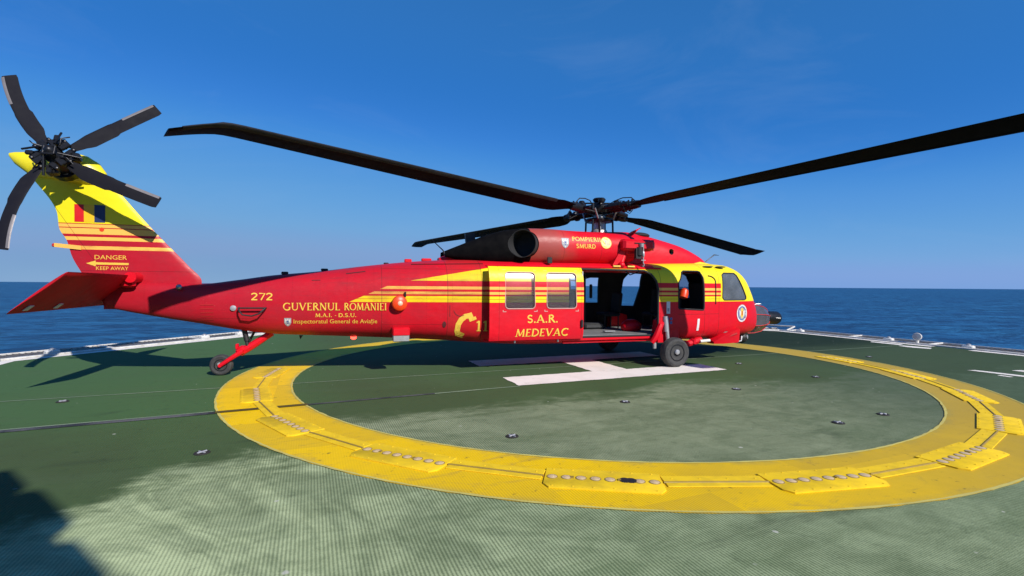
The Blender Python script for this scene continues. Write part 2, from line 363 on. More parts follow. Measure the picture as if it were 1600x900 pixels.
DC = Vector((-.685, -.8093, 0)); DA = R(4.6)
def on_deck(o, z=0): o.location = (DC.x, DC.y, z); o.rotation_euler.z = DA; return o
def deck_world(x, y, z=0):
    return Vector((DC.x+x*math.cos(DA)-y*math.sin(DA), DC.y+x*math.sin(DA)+y*math.cos(DA), z))
def octo(ap, left=None):
    h = ap*math.tan(R(22.5)); pts = []
    for k in range(8):
        a = R(45*k+22.5); pts.append((ap/math.cos(R(22.5))*math.cos(a), ap/math.cos(R(22.5))*math.sin(a)))
    return pts
def ribs(m, x, fade=1):
    return (x*(2*math.pi/.0245)).sin()*.5+.5
def mat_deck():
    m = Mat('helideck coating', (.05, .1, .06, 1), .8, 0, .08); x, y, z = m.coords()
    flat = m.vec(x, y, 0.)
    n1 = m.noise(flat, .34, 6, .62, .5); n2 = m.noise(m.vec(x*.5, y*1.6, 3.), .9, 7, .68, .8); n3 = m.noise(flat, 9, 5, .7)
    # chalky wear: the walked-on belt nearest the viewer and the lower half of the circle
    ins = (x*x+y*y) < 32.0
    lim = -3.35-((-6.3)-x).max(0)*1.15
    dist_ = (lim-y)*(1-ins)+(-2.25-y-(x-2).max(0)*.10)*ins
    n4 = m.noise(m.vec(x*.8, y*1.3, 9.), 3.1, 6, .7, .6)
    wob = (n1-.5)*2.4+(n2-.5)*1.9+(n4-.5)*1.1
    wear = (dist_+wob).ramp(-.15, .75)*(((n2*.6+n4*.5).ramp(.38, .66))*.38+.55)
    cr = ribs(m, y); far_r = x.ramp(-3, 3)
    rb = ribs(m, x)*(1-far_r*.45)+cr*(far_r*.35+.10)+(.0-far_r*.0)
    grit = m.noise(flat, 70, 3, .7)
    rb = ((rb-.5)*.8+.5+(grit-.5)*1.3+(n4-.5)*.7).ramp(.12, .88)
    gr = m.mix(n1.ramp(.3, .7), (.062, .092, .038, 1), (.068, .116, .044, 1))
    gr = m.mix((y.ramp(-2.2, -1.2)*x.ramp(-4.5, -6.5))*.8, gr, (.066, .136, .050, 1))
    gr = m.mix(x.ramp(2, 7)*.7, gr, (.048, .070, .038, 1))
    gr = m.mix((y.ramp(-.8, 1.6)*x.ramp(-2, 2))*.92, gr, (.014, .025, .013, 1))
    gr = m.mix(n2.ramp(.5, .75)*.30, gr, (.085, .12, .068, 1))
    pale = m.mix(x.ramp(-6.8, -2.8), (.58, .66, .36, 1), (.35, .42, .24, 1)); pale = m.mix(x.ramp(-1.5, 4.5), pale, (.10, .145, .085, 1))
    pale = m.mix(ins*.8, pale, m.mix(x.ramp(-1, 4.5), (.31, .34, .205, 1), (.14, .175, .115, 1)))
    n5 = m.noise(m.vec(x*1.3+y*.6, y*.7, 14.), 1.1, 7, .68, 1.0)
    pale = m.mix(n5.ramp(.58, .40)*x.ramp(-5, -2.5, .45, .20), pale, (.10, .14, .08, 1))
    gk = x.ramp(-7, -4, .35, .60)
    groove = m.mix(gk, pale, (.035, .055, .025, 1))
    pal2 = m.mix(rb, groove, pale)
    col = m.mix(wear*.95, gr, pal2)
    # fine scratches, chips and bird lime
    wv = m.vec(x+n3*.09, y+n4*.09, 0.)
    chips = (m.voro(wv, 1.7).ramp(.040, .026)*m.noise(flat, 1.1, 2).ramp(.40, .46)).max(m.voro(wv, 3.6).ramp(.052, .03)*m.noise(flat, .7, 3).ramp(.50, .56))
    col = m.mix(chips*.8, col, (.50, .50, .42, 1))
    chips2 = m.voro(m.vec(x*1.2+40, y*.7, 0.), 2.1).ramp(.03, .02)*m.noise(flat, 1.3, 2).ramp(.5, .55)
    col = m.mix(chips2*.7, col, (.015, .02, .016, 1))
    col = m.mix(n3.ramp(.52, .78)*.35, col, (.02, .035, .022, 1))
    stn = m.noise(m.vec(x*.25, y*1.1, 30.), 1.4, 6, .65, 1.2).ramp(.60, .72)
    col = m.mix(stn*.35, col, (.03, .042, .026, 1))
    m.set('Base Color', col); m.set('Roughness', n2*.2+.7)
    m.bump(rb*.35+n3*.5, .35, .012); return m.m
def mat_ring():
    m = Mat('yellow circle paint', (.7, .5, .02, 1), .7, 0, .10); x, y, z = m.coords(); flat = m.vec(x, y, 0.)
    n1 = m.noise(flat, .5, 6, .65, .6); n2 = m.noise(flat, 11, 5, .7); n3 = m.noise(flat, 2.5, 6, .7)
    base = m.mix(n3.ramp(.3, .7), (.90, .57, .004, 1), (.82, .52, .008, 1))
    dusty = (n1*.7+x.ramp(-5, 6)*.75).ramp(.35, 1.05)
    base = m.mix(dusty*.9, base, (.44, .30, .045, 1))
    tile = m.noise(m.vec((x*.85).op('FLOOR'), (y*.85).op('FLOOR'), 2.), .9, 0)
    base = m.mix(tile.ramp(.42, .62)*.40, base, (.50, .33, .03, 1))
    rr_ = (x*x+y*y).pw(.5); scuff = m.noise(m.vec(x*.7, y*1.5, 5.), 3.3, 7, .75, .8).ramp(.54, .70)
    base = m.mix(scuff*.58, base, (.42, .28, .05, 1))
    base = m.mix((n2.ramp(.60, .68)*n3.ramp(.45, .6))*.7, base, (.09, .08, .03, 1))
    edge = ((rr_-6.18).abs()).ramp(.38, .53)*n3.ramp(.42, .62); base = m.mix(edge*.55, base, (.33, .29, .09, 1))
    rb = ribs(m, x); g = m.mix(.5, base, (.30, .19, .012, 1))
    near = y.ramp(-4.0, -6.0)
    base = m.mix(near*(1-rb.ramp(.2, .7))*.75, base, g)
    base = m.mix(n2.ramp(.60, .8)*.4, base, (.25, .16, .03, 1))
    m.set('Base Color', base); m.set('Roughness', n3*.2+.5); m.bump(rb*.3+n2*.4, .3, .01); return m.m
def mat_paint(name, col, col2):
    m = Mat(name, col, .7, 0, .1); x, y, z = m.coords(); flat = m.vec(x, y, 0.)
    n = m.noise(flat, 1.6, 7, .7, .4); n2 = m.noise(flat, 18, 4, .7)
    c = m.mix(n.ramp(.35, .7), col, col2); c = m.mix(n2.ramp(.60, .76)*.45, c, (.18, .2, .16, 1)); c = m.mix(m.noise(flat, 4.5, 7, .75, .6).ramp(.58, .70)*.5, c, tuple(q*.55 for q in col2[:3])+(1,)); m.set('Base Color', c); return m.m
M_DECK = mat_deck(); M_RING = mat_ring(); M_WP = mat_paint('white deck paint', (.84, .77, .70, 1), (.74, .68, .60, 1))
M_JOINT = mat_paint('deck joint sealant', (.030, .034, .038, 1), (.12, .12, .12, 1)); M_JOINTL = mat_paint('worn joint edge', (.27, .33, .22, 1), (.16, .22, .14, 1))
M_BRN = mat_paint('painted joint', (.12, .09, .02, 1), (.08, .06, .02, 1))

on_deck(tag(MB().prism(octo(11.55), 'z', -.45, 0).build('helideck', M_DECK, ang=0), kind='structure'))
def annulus(r0, r1, n=420, a0=0, a1=360):
    mb = MB(); v = []; f = []; k = n+1; J = [(random.uniform(-.006, .006), random.uniform(-.006, .006)) for _ in range(n)]; J.append(J[0])
    for i in range(k):
        a = R(a0+(a1-a0)*i/n); q0, q1 = r0+J[i][0], r1+J[i][1]; v += [(q0*math.cos(a), q0*math.sin(a), 0), (q1*math.cos(a), q1*math.sin(a), 0)]
    for i in range(n): f.append((2*i, 2*i+1, 2*i+3, 2*i+2))
    return mb.add(v, f)
def sheet(name, poly, mat, z): return on_deck(tag(MB().add([(a, b, 0) for a, b in poly], [tuple(range(len(poly)))]).build(name, mat, ang=0), kind='structure'), z)
on_deck(tag(annulus(5.655, 6.705).build('landing_circle_paint', M_RING, ang=0), kind='structure'), .004)
# faded outline of the circle where the brush overlapped
M_RIM = mat_paint('pale yellow paint edge', (.60, .52, .14, 1), (.5, .42, .12, 1))
rim = annulus(5.655, 5.682); rim2 = annulus(6.678, 6.705); rim.add(rim2.v, rim2.f)
on_deck(tag(rim.build('circle_paint_edge', M_RIM, ang=0), kind='structure'), .008)
# letter H (ragged brush edge)
def ragged(poly, step=.08, amp=.012):
    out = []
    for i, a in enumerate(poly):
        b = poly[(i+1) % len(poly)]; L = math.dist(a, b); k = max(1, int(L/step))
        for j in range(k):
            t = j/k; nx, ny = (b[1]-a[1])/L, -(b[0]-a[0])/L; e = random.uniform(-amp, amp) if j else 0
            out.append((a[0]+(b[0]-a[0])*t+nx*e, a[1]+(b[1]-a[1])*t+ny*e))
    return out
hx0, hx1 = -2.15, 2.43
for poly in ([(hx0, -1.41), (hx1, -1.41), (hx1, -.65), (hx0, -.65)], [(-.26, -.648), (.54, -.648), (.54, .678), (-.26, .678)], [(hx0, .68), (hx1, .68), (hx1, 1.44), (hx0, 1.44)]):
    sheet('letter_h_paint', ragged(poly), M_WP, .008)
# perimeter line
for k in range(8):
    a0 = R(45*k-22.5); a1 = R(45*k+22.5); r0 = 11.17/math.cos(R(22.5)); r1 = 11.42/math.cos(R(22.5))
    if k in (6,): continue
    segs = [(0, 1)] if k != 0 else [(0, .36), (.455, 1)]
    P = lambda r, t: (r*(math.cos(a0)*(1-t)+math.cos(a1)*t), r*(math.sin(a0)*(1-t)+math.sin(a1)*t))
    for t0, t1 in segs:
        sheet('perimeter_line_paint', [P(r0, t0), P(r1, t0), P(r1, t1), P(r0, t1)], M_WP, .004)
# lettering fragments painted by the edge
for poly in ([(10.72, .95), (10.95, 1.05), (11.05, .2), (10.72, .12)], [(10.45, .0), (10.72, .02), (10.85, -.62), (10.55, -.75), (10.4, -.4)],
             [(7.15, -3.15), (7.32, -3.2), (7.42, -3.75), (7.5, -4.4), (7.3, -4.4), (7.22, -3.75)], [(8.0, -3.5), (8.25, -3.55), (8.3, -4.1), (8.05, -4.2)], [(6.95, -3.72), (7.07, -3.72), (7.05, -3.92), (6.95, -3.9)]):
    sheet('deck_lettering_paint', ragged(poly, .06, .012), M_WP, .005)
# plank joints
def strip(name, a, b, w, mat, z):
    a = Vector(a); b = Vector(b); d = (b-a).normalized(); nn = Vector((-d.y, d.x))*w/2
    return sheet(name, [tuple(a-nn), tuple(b-nn), tuple(b+nn), tuple(a+nn)], mat, z)
strip('deck_joint', (-10.95, -1.83), (-6.52, -1.632), .12, M_JOINT, .006)
strip('deck_joint_edge', (-10.95, -1.75), (-6.55, -1.555), .03, M_JOINTL, .0065)
strip('deck_joint', (-6.52, -1.632), (-5.42, -1.582), .11, M_BRN, .012)
strip('deck_joint', (-5.42, -1.582), (-3.6, -1.505), .07, M_JOINT, .006)
strip('deck_joint_edge', (-3.6, -1.505), (-2.15, -1.445), .045, M_JOINTL, .006)
strip('deck_joint_edge', (-10.95, .09), (-6.7, .08), .03, M_JOINTL, .006)
strip('deck_joint_edge', (-5.65, .07), (-.27, .045), .03, M_JOINTL, .006)
strip('deck_joint_edge', (.55, .045), (5.65, .045), .03, M_JOINTL, .006)
strip('deck_joint_edge', (6.72, .045), (10.9, .045), .035, M_JOINTL, .006)

# ---- light panels and cable covers in the ring
M_PAN = worn('yellow panel paint', (.86, .57, .02, 1), .7, spec=.1, amt=.45, dark=(.42, .28, .03, 1), scale=5)
M_LENS = worn('cloudy lens', (.68, .50, .27, 1), .4, amt=.5, dark=(.36, .26, .16, 1), scale=30)
M_RIMD = worn('grimy rim', (.30, .20, .03, 1), .6)
CHORD = 6.165*math.radians(9.4)
panel_me = None
def light_panel():
    mb = MB(); w = CHORD/2
    # plate: trapezoid with clipped outer corners and a bevel, local x radial, y tangential
    out = [(-.20, -w*.98), (.14, -w), (.215, -w*.90), (.215, w*.90), (.14, w), (-.20, w*.98)]
    def ins(p, d): return (p[0]*(1-d/.2), p[1]*(1-d/w))
    mb.loft([[(a, b, 0) for a, b in out], [(a, b, .011) for a, b in out], [ins(p, .003)+(.013,) for p in out]])
    for i in range(6):
        for xx in (-.175, .185): mb.lathe((xx, -w*.85+i*w*.34, .013), (0, 0, 1), [(.009, 0), (.009, .003), (.004, .005)], 8)
    plate = mb.mesh('plate', M_PAN)
    ln = MB().lathe((0, 0, 0), (0, 0, 1), [(.041, .0), (.041, .003), (.033, .006), (.016, .0075), (.001, .008)], 16).mesh('lens', M_LENS)
    rm = MB().lathe((0, 0, 0), (0, 0, 1), [(.050, .0), (.049, .0022), (.041, .0025)], 16, cap=False).mesh('rim', M_RIMD)
    bx = MB()
    bx.box((0, 0, .017), (.035, .03, .010))
    box = bx.mesh('junction_box', M_RIMD)
    for me_ in (plate, ln, rm, box): me_.polygons.foreach_set('use_smooth', [True]*len(me_.polygons)); me_.set_sharp_from_angle(angle=R(30))
    return plate, ln, rm, box
pm = light_panel()
strip_me = None
def cover_strip():
    mb = MB(); L = 6.11*math.radians(18)-CHORD
    mb.box((-.045, 0, .005), (.13, L*.98, .010), bev=.003); mb.box((.075, 0, .0045), (.075, L*.98, .009), bev=.003)
    for i in range(4):
        mb.lathe((-.045, -L*.4+i*L*.27, .010), (0, 0, 1), [(.009, 0), (.009, .003), (.003, .005)], 8)
    cb = MB().cyl((.028, -L*.5, .008), (.028, L*.5, .008), .011, n=8)
    return mb.mesh('cover_plate', M_PAN), cb.mesh('cable', M_RIMD)
cm = cover_strip()
def joinpart(name, me, parent, loc=(0, 0, 0)):
    o = bpy.data.objects.new(name, me); COL.objects.link(o); o.parent = parent; o.location = loc; return o
plabels = {173: 'yellow light panel in the far left of the circle, nearest the helicopter shadow', -169: 'yellow light panel at the leftmost bulge of the circle, above the dark deck joint',
 -151: 'yellow light panel in the circle just below the dark deck joint on the left', -133: 'yellow light panel on the lower left curve, next left of the scorched one',
 -115: 'yellow light panel at the bottom of the circle with black scorched lenses', -97: 'yellow light panel on the lower right curve, next right of the scorched one',
 -79: 'dusty yellow light panel on the right bend nearest the lower right corner', -61: 'yellow light panel at the far right of the circle, beside the picture edge',
 -43: 'wedge shaped yellow light panel on the right bend, just above the one at the edge', -25: 'yellow light panel seen edge on in the right far arc of the circle', -7: 'yellow light panel farthest along the right arc, nearest the helicopter nose'}
clabels = {}
for a, lab in plabels.items():
    p = DC+Vector((6.165*math.cos(R(a)), 6.165*math.sin(R(a)), .005))
    t = empty('ring_light_panel', p, R(a)); tag(t, lab, 'light panel', 'light panels set in the yellow circle')
    joinpart('plate', pm[0], t)
    for yy in (-CHORD*.26, CHORD*.14): joinpart('junction_box', pm[3], t, (0, yy, 0))
    for k in range(8):
        yy = -CHORD*.43+k*CHORD*.86/7
        l = joinpart('lens', pm[1], t, (0, yy, .0135)); joinpart('rim', pm[2], l, (0, 0, .0))
    if a == -115:
        sc = MB().lathe((0, 0, .0138), (0, 0, 1), [(.05, .0), (.05, .006), (.02, .011), (.001, .0115)], 14).mesh('scorched_cover', M_BLK)
        for dy in (CHORD*.185, CHORD*.235): joinpart('scorched_cover', sc, t, (0.0, dy, 0))
for a in list(plabels)[:-1]:
    nm_next = {173: 'in the far left of the circle beside the helicopter shadow', -169: 'bridging the dark deck joint on the left', -151: 'on the lower left curve below the deck joint', -133: 'left of the panel with the scorched lens',
      -115: 'right of the panel with the scorched lens', -97: 'on the lower right curve of the circle', -79: 'on the right bend between two tilted panels', -61: 'with a black gap, just above the panel at the picture edge', -43: 'with a long dark gap on the far right arc', -25: 'farthest along the right arc towards the nose'}[a]
    am = a-9
    if a == 173: am = 182
    am = {173: 182, -169: -160, -151: -142, -133: -124, -115: -106, -97: -88, -79: -70, -61: -52, -43: -34, -25: -16}[a]
    p = DC+Vector((6.12*math.cos(R(am)), 6.12*math.sin(R(am)), .005))
    t = empty('cable_cover', p, R(am)); tag(t, 'yellow cable cover strip '+nm_next, 'cable cover', 'cable covers linking the light panels')
    joinpart('cover_plate', cm[0], t); joinpart('cable', cm[1], t)

# ---- tie-down points
M_PIT = worn('rusty recess', (.02, .018, .015, 1), .8)
td_dish = MB().lathe((0, 0, 0), (0, 0, 1), [(.075, .002), (.068, .010), (.05, .011), (.048, .003), (.001, .0025)], 20).mesh('dish', M_PIT)
td_bar = MB().cyl((-.048, 0, .013), (.048, 0, .013), .008, n=8).cyl((0, -.048, .011), (0, .048, .011), .008, n=8).mesh('cross_bar', M_GRY)
tds = [((-3.3, -3.92), 'dark tie-down ring alone in the pale patch inside the circle, left of centre'), ((1.67, -4.8), 'dark tie-down ring near the right inner edge of the circle'),
  ((.7, -4.86), 'dark tie-down ring with pale bar, inside the circle nearer its lower edge'), ((-6.37, -3.32), 'rusty tie-down ring outside the circle on the left, under the dark deck joint'),
  ((-1.15, -3.0), 'tie-down ring below the middle of the white H'), ((1.1, -2.9), 'tie-down ring below the right end of the white H'), ((3.4, -2.6), 'tie-down ring right of the white H on dark deck'),
  ((3.3, -.9), 'tie-down ring right of the front wheel beside the blade shadow'), ((7.2, -1.2), 'tie-down ring outside the circle on the right, toward the deck edge'), ((-8.6, -.2), 'tie-down ring on plain green deck left of the tail wheel')]
for (x, y), lab in tds:
    t = empty('tie_down_point', deck_world(x, y, .001), DA+random.uniform(0, 1.5)); tag(t, lab, 'tie-down', 'tie-down rings sunk in the deck')
    joinpart('dish', td_dish, t); joinpart('cross_bar', td_bar, t)

# ---- safety net frames round the deck
M_NETF = worn('white net frame', (.62, .60, .56, 1), .5, amt=.5, dark=(.25, .2, .15, 1), scale=8); M_NET = worn('net cord', (.12, .10, .085, 1), .9)
def net_panel(Lw, gut):
    fr = MB(); h = Lw/2-.015
    fr.tube([(0, -h, 0), (1.05, -h, .03), (1.05, h, .03), (0, h, 0)], .028, 8)
    nt_ = MB(); k = int(Lw/.11)
    for i in range(1, k): yy = -h+2*h*i/k; nt_.cyl((0, yy, -.01), (1.05, yy, -.02+.05), .0065, n=4, cap=False)
    for i in range(1, 10): xx = 1.05*i/10; nt_.cyl((xx, -h, -.01+.03*i/10), (xx, h, -.01+.03*i/10), .0065, n=4, cap=False)
    return fr.mesh('frame', M_NETF), nt_.mesh('net', M_NET)
L4 = 2*11.55*math.tan(R(22.5))/4
nm_ = net_panel(L4, 0)
for me_ in nm_: me_.polygons.foreach_set('use_smooth', [True]*len(me_.polygons)); me_.set_sharp_from_angle(angle=R(40))
sides = {0: 'on the right deck edge', 45: 'on the far right deck edge', 90: 'on the far deck edge', 135: 'on the far left deck edge', 180: 'on the left deck edge'}
ordn = ['first', 'second', 'third', 'fourth']
for a, txt in sides.items():
    for k in range(4):
        yy = (k-1.5)*L4; p = deck_world(11.56*math.cos(R(a))-yy*math.sin(R(a)), 11.56*math.sin(R(a))+yy*math.cos(R(a)), -.03)
        t = empty('safety_net_panel', p, DA+R(a))
        tag(t, 'white framed safety net panel '+txt+', %s from its right end' % ordn[k], 'safety net', 'safety net panels round the deck')
        joinpart('frame', nm_[0], t); joinpart('net', nm_[1], t)
# raised deck edge gutter
for a, txt in sides.items():
    h = 11.55*math.tan(R(22.5))
    mb = MB().box((0, 0, .0), (.10, 2*h-.02, .09), bev=.015)
    o = mb.build('edge_gutter', M_NETF); o.location = deck_world(11.49*math.cos(R(a)), 11.49*math.sin(R(a)), .0); o.rotation_euler.z = DA+R(a)
    tag(o, 'low pale gutter kerb '+txt, 'gutter', 'gutter kerbs round the deck')
# deck edge fittings
def edge_light(x, y, rz, lab):
    t = empty('perimeter_light', deck_world(x, y, 0), DA+rz); tag(t, lab, 'deck light', 'small lights on the deck edge')
    MB().box((0, 0, .05), (.16, .26, .10), bev=.02).build('housing', M_WHT, t)
    MB().lathe((0, 0, .10), (0, 0, 1), [(.06, 0), (.055, .03), (.02, .05), (.001, .052)], 14).build('glass_dome', M_ALU, t)
edge_light(-10.93, 5.62, R(135), 'white box light on the far left edge under the stabilator')
edge_light(-8.35, 8.3, R(135), 'white box light on the far left edge left of the tail wheel')
edge_light(-7.5, 9.1, R(135), 'white box light on the far left edge directly behind the tail strut')
edge_light(11.62, 4.0, 0, 'white box light on the right edge nearest the nose')
edge_light(11.62, .95, 0, 'white box light on the right edge just left of the round floodlight')
edge_light(11.62, -1.1, 0, 'low white box light on the right edge just right of the round floodlight')
edge_light(11.62, -2.75, 0, 'white box light on the right edge by the picture border')
t = empty('deck_floodlight', deck_world(11.62, .15, 0), DA+R(200)); tag(t, 'round white floodlight on a short post at the right deck edge', 'floodlight')
MB().lathe((0, 0, 0), (0, 0, 1), [(.08, 0), (.08, .02), (.04, .03), (.04, .14)], 18).build('post', M_WHT, t)
hd = MB().lathe((0, 0, .22), (1, 0, .1), [(.02, -.12), (.09, -.10), (.11, -.02), (.115, .07), (.10, .08)], 22).build('lamp_head', M_WHT, t)
MB().lathe((.082, 0, .23), (1, 0, .1), [(.098, 0), (.10, .012), (.001, .02)], 20).build('lens', M_ALU, hd)
t = empty('access_hatch_frame', deck_world(11.9, 5.2, .02), DA+R(20)); tag(t, 'white tubular frame standing flat beyond the right deck edge near the nose', 'frame')
MB().tube([(-.5, -.5, 0), (.35, -.5, .1), (.35, .55, .1), (-.5, .55, 0)], .035).build('tube', M_NETF, t)

# ---- unseen ship superstructure behind the viewer (shaped so its shadow falls on the lower left of the deck)
t = empty('shadow_deckhouse', (0, 0, 0)); tag(t, 'unseen dark grey ship deckhouse with windows behind the helideck, shaped to cast the deck shadow', 'deckhouse')
def shadow_src(gx, gy, dist):      # a point "dist" metres towards the sun from a deck point
    hz = math.hypot(SUN.x, SUN.y); return Vector((gx+SUN.x/hz*dist, gy+SUN.y/hz*dist, dist*SUN.z/hz))

P0 = shadow_src(-8.32, -4.73, 9.0); uu = Vector((.598, -.801, 0)); vv = Vector((-.801, -.598, 0)); Hh = P0.z
M_HOUSE = worn('deckhouse paint', (.10, .12, .15, 1), .5, amt=.3, scale=1.5)
def hbox(mb, u0, u1, v0, v1, z0, z1): 
    q = [P0+uu*a+vv*b for a, b in ((u0, v0), (u1, v0), (u1, v1), (u0, v1))]
    mb.loft([[(p.x, p.y, z) for p in q] for z in (z0, z1)])
mb = MB(); hbox(mb, 0, 9, 0, 10, -15, Hh-.12); mb.build('wall', M_HOUSE, t)
mb = MB(); hbox(mb, -.02, 9.1, -.02, 10.1, Hh-.118, Hh); mb.build('roof', M_HOUSE, t)
mb = MB()
for b in range(4): hbox(mb, -.03, -.004, 1+b*2.2, 2.4+b*2.2, 2.6, 3.7)
mb.build('window', M_GLD, t)

for a, r_, l_ in ((.15, .10, .5), (1.0, .14, .75), (2.15, .09, .55), (3.0, .13, .8)):
    q = P0+uu*a+vv*.02; MB().cyl((q.x, q.y, Hh+r_*.5), tuple(Vector((q.x, q.y, Hh+r_*.5))+uu*l_), r_, n=16).build('shadow_edge_canister', M_WHT, t)  # unseen cylinders added on the roof edge to make its shadow outline bumpy

# =================================================================== helicopter
heli = empty('rescue_helicopter'); tag(heli, 'red and yellow rescue helicopter parked on the helideck with its cabin door open', 'helicopter')
#     x     zb    zc    zt    w    nl   nu
FT = [(-9.40, 1.25, 1.46, 1.68, .085, 2.4, 2.4), (-9.0, 1.155, 1.43, 1.69, .14, 2.4, 2.4), (-8.5, 1.05, 1.38, 1.69, .20, 2.5, 2.5), (-8.0, .955, 1.33, 1.67, .265, 2.5, 2.5),
 (-7.4, .835, 1.27, 1.745, .335, 2.5, 2.5), (-6.8, .745, 1.25, 1.84, .41, 2.6, 2.5), (-6.0, .70, 1.25, 1.925, .52, 2.8, 2.6), (-5.1, .655, 1.25, 2.05, .66, 3, 2.7),
 (-4.2, .605, 1.25, 2.15, .83, 3.3, 2.9), (-3.4, .555, 1.27, 2.20, .975, 3.9, 3.3), (-2.9, .52, 1.28, 2.21, 1.06, 4.6, 3.8), (-2.4, .50, 1.3, 2.2, 1.15, 6, 4.3), (-1.8, .49, 1.3, 2.2, 1.18, 7, 4.5),
 (1.0, .49, 1.3, 2.2, 1.18, 7, 4.5), (1.8, .49, 1.3, 2.22, 1.15, 6.5, 4.5), (2.4, .49, 1.3, 2.235, 1.09, 6, 4.5), (2.9, .49, 1.3, 2.215, 1.015, 5, 4.4),
 (3.2, .49, 1.28, 2.15, .945, 4.5, 4.2), (3.45, .495, 1.24, 2.02, .865, 4.2, 4), (3.7, .505, 1.16, 1.73, .75, 3.9, 3.5), (3.9, .53, 1.06, 1.46, .625, 3.6, 3.2), (4.03, .56, .98, 1.30, .525, 3.4, 3.0), (4.12, .60, .93, 1.19, .44, 3.2, 3.0)]
def sect(row, n=72, dy=0., dz=0., off=0.):
    zb, zc, zt, w, nl, nu = row; out = []
    for i in range(n):
        a = 2*math.pi*i/n; c, s_ = math.cos(a), math.sin(a)
        e = nu if s_ >= 0 else nl; h = (zt-zc) if s_ >= 0 else (zc-zb)
        y = math.copysign(abs(c)**(2/e), c)*(w+off); z = zc+math.copysign(abs(s_)**(2/e), s_)*(h+off)
        out.append((y+dy, z+dz))
    return out
def side_y(x, z, T=None):
    zb, zc, zt, w, nl, nu = pchip(T or FT, x)
    h, e = ((zt-zc), nu) if z >= zc else ((zc-zb), nl)
    t_ = min(abs(z-zc)/h, .9999); return w*(1-t_**e)**(1/e)
def fus_loft(x0, x1, off=0., zmin=None, dz_top=0., k=110, n=72):
    rings = []
    for i in range(k+1):
        x = x0+(x1-x0)*i/k; ring = []
        for y, z in sect(pchip(FT, x), n, off=off):
            if zmin is not None: z = max(z, zmin)
            ring.append((x, y, z))
        rings.append(ring)
    return MB().loft(rings)
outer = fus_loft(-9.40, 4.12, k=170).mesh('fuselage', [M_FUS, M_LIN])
cav = fus_loft(-2.5, 3.60, off=-.055, zmin=.645, k=60).mesh('cavity', [M_LIN]); 
# openings -- polygons in (x, z), cut through one side wall
DOOR = [(-1.25, .648), (.80, .648), (.80, 1.62), (.76, 1.80), (.66, 1.94), (.52, 2.015), (-1.25, 2.03)]
CREW = [(1.33, 1.205), (1.975, 1.17), (2.0, 1.22), (1.985, 1.88), (1.93, 2.01), (1.88, 2.025), (1.50, 2.025), (1.44, 1.99), (1.37, 1.84), (1.31, 1.76), (1.31, 1.24)]
COCK = [(2.60, 1.385), (3.30, 1.385), (3.36, 1.41), (3.36, 1.46), (3.06, 1.955), (2.99, 2.0), (2.64, 2.0), (2.56, 1.95), (2.545, 1.44)]
AFTW = [(-3.05, 1.44), (-2.72, 1.44), (-2.72, 1.86), (-3.05, 1.80)]
LW1 = [(-.45, 1.26), (.05, 1.26), (.05, 1.89), (-.45, 1.89)]; LW2 = [(.19, 1.26), (.585, 1.26), (.585, 1.89), (.19, 1.89)]
LCREW = [(1.22, 1.18), (1.62, 1.17), (1.79, 1.66), (1.80, 2.0), (1.40, 2.02), (1.29, 1.86)]
def rcut(poly, side, lo=.62, hi=1.5): return MB().prism(poly, 'y', side*lo, side*hi).mesh('cut', [M_LIN])
WS = [(.07, 1.50), (.50, 1.50), (.60, 1.60), (.62, 1.84), (.56, 1.95), (.07, 2.0)]          # windscreen pane in (y, z)
def wcut(sg): return MB().prism([(sg*a, b) for a, b in WS], 'x', 3.40, 4.6).mesh('cut', [M_LIN])
ROOFW = lambda sg: MB().prism([(2.62, sg*.18), (3.12, sg*.18), (3.08, sg*.6), (2.62, sg*.66)], 'z', 2.0, 2.4).mesh('cut', [M_LIN])
cuts = [cav, rcut(DOOR, -1), rcut(CREW, -1), rcut(COCK, -1), rcut(COCK, 1), rcut(LW1, 1), rcut(LW2, 1), rcut(LCREW, 1), wcut(1), wcut(-1), ROOFW(1), ROOFW(-1)]
fme = boolean(outer, cuts)
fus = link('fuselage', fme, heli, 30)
# glass panes: a thin shell of the hull shape cut to each opening
shell_o = fus_loft(2.3, 4.08, off=-.010, k=60).mesh('s', [M_GLD]); shell_i = fus_loft(2.2, 4.3, off=-.022, k=60).mesh('s2', [M_GLD])
shell = boolean(shell_o, [shell_i])
def pane(name, cutter, mat, parent):
    p = boolean(shell.copy(), [cutter], 'INTERSECT'); p.materials.clear(); p.materials.append(mat)
    for q in p.polygons: q.material_index = 0
    return link(name, p, parent, 30)
pane('cockpit_window', rcut(COCK, -1), M_GLD, fus); pane('cockpit_window', rcut(COCK, 1), M_GLD, fus)
pane('windscreen', wcut(1), M_GLD, fus); pane('windscreen', wcut(-1), M_GLD, fus); pane('roof_window', ROOFW(-1), M_GLD, fus); pane('roof_window', ROOFW(1), M_GLD, fus)
# frames round the openings on the near side
def rim(poly, r, off, T=None, sgn=-1, closed=True):
    pts = []
    k = len(poly)
    for i in range(k):
        a, b = poly[i], poly[(i+1) % k]; L = math.dist(a, b); m_ = max(1, int(L/.06))
        for j in range(m_): q = (a[0]+(b[0]-a[0])*j/m_, a[1]+(b[1]-a[1])*j/m_); pts.append((q[0], sgn*(side_y(*q)+off), q[1]))
    pts.append(pts[0]); return MB().tube(pts, r, 6)
rim(CREW, .016, .0).build('window_frame', M_LIN, fus); rim(COCK, .011, .0).build('window_frame', M_BLK, fus)
rim([(x, z) for x, z in DOOR], .02, -.005).build('door_frame', M_LIN, fus)
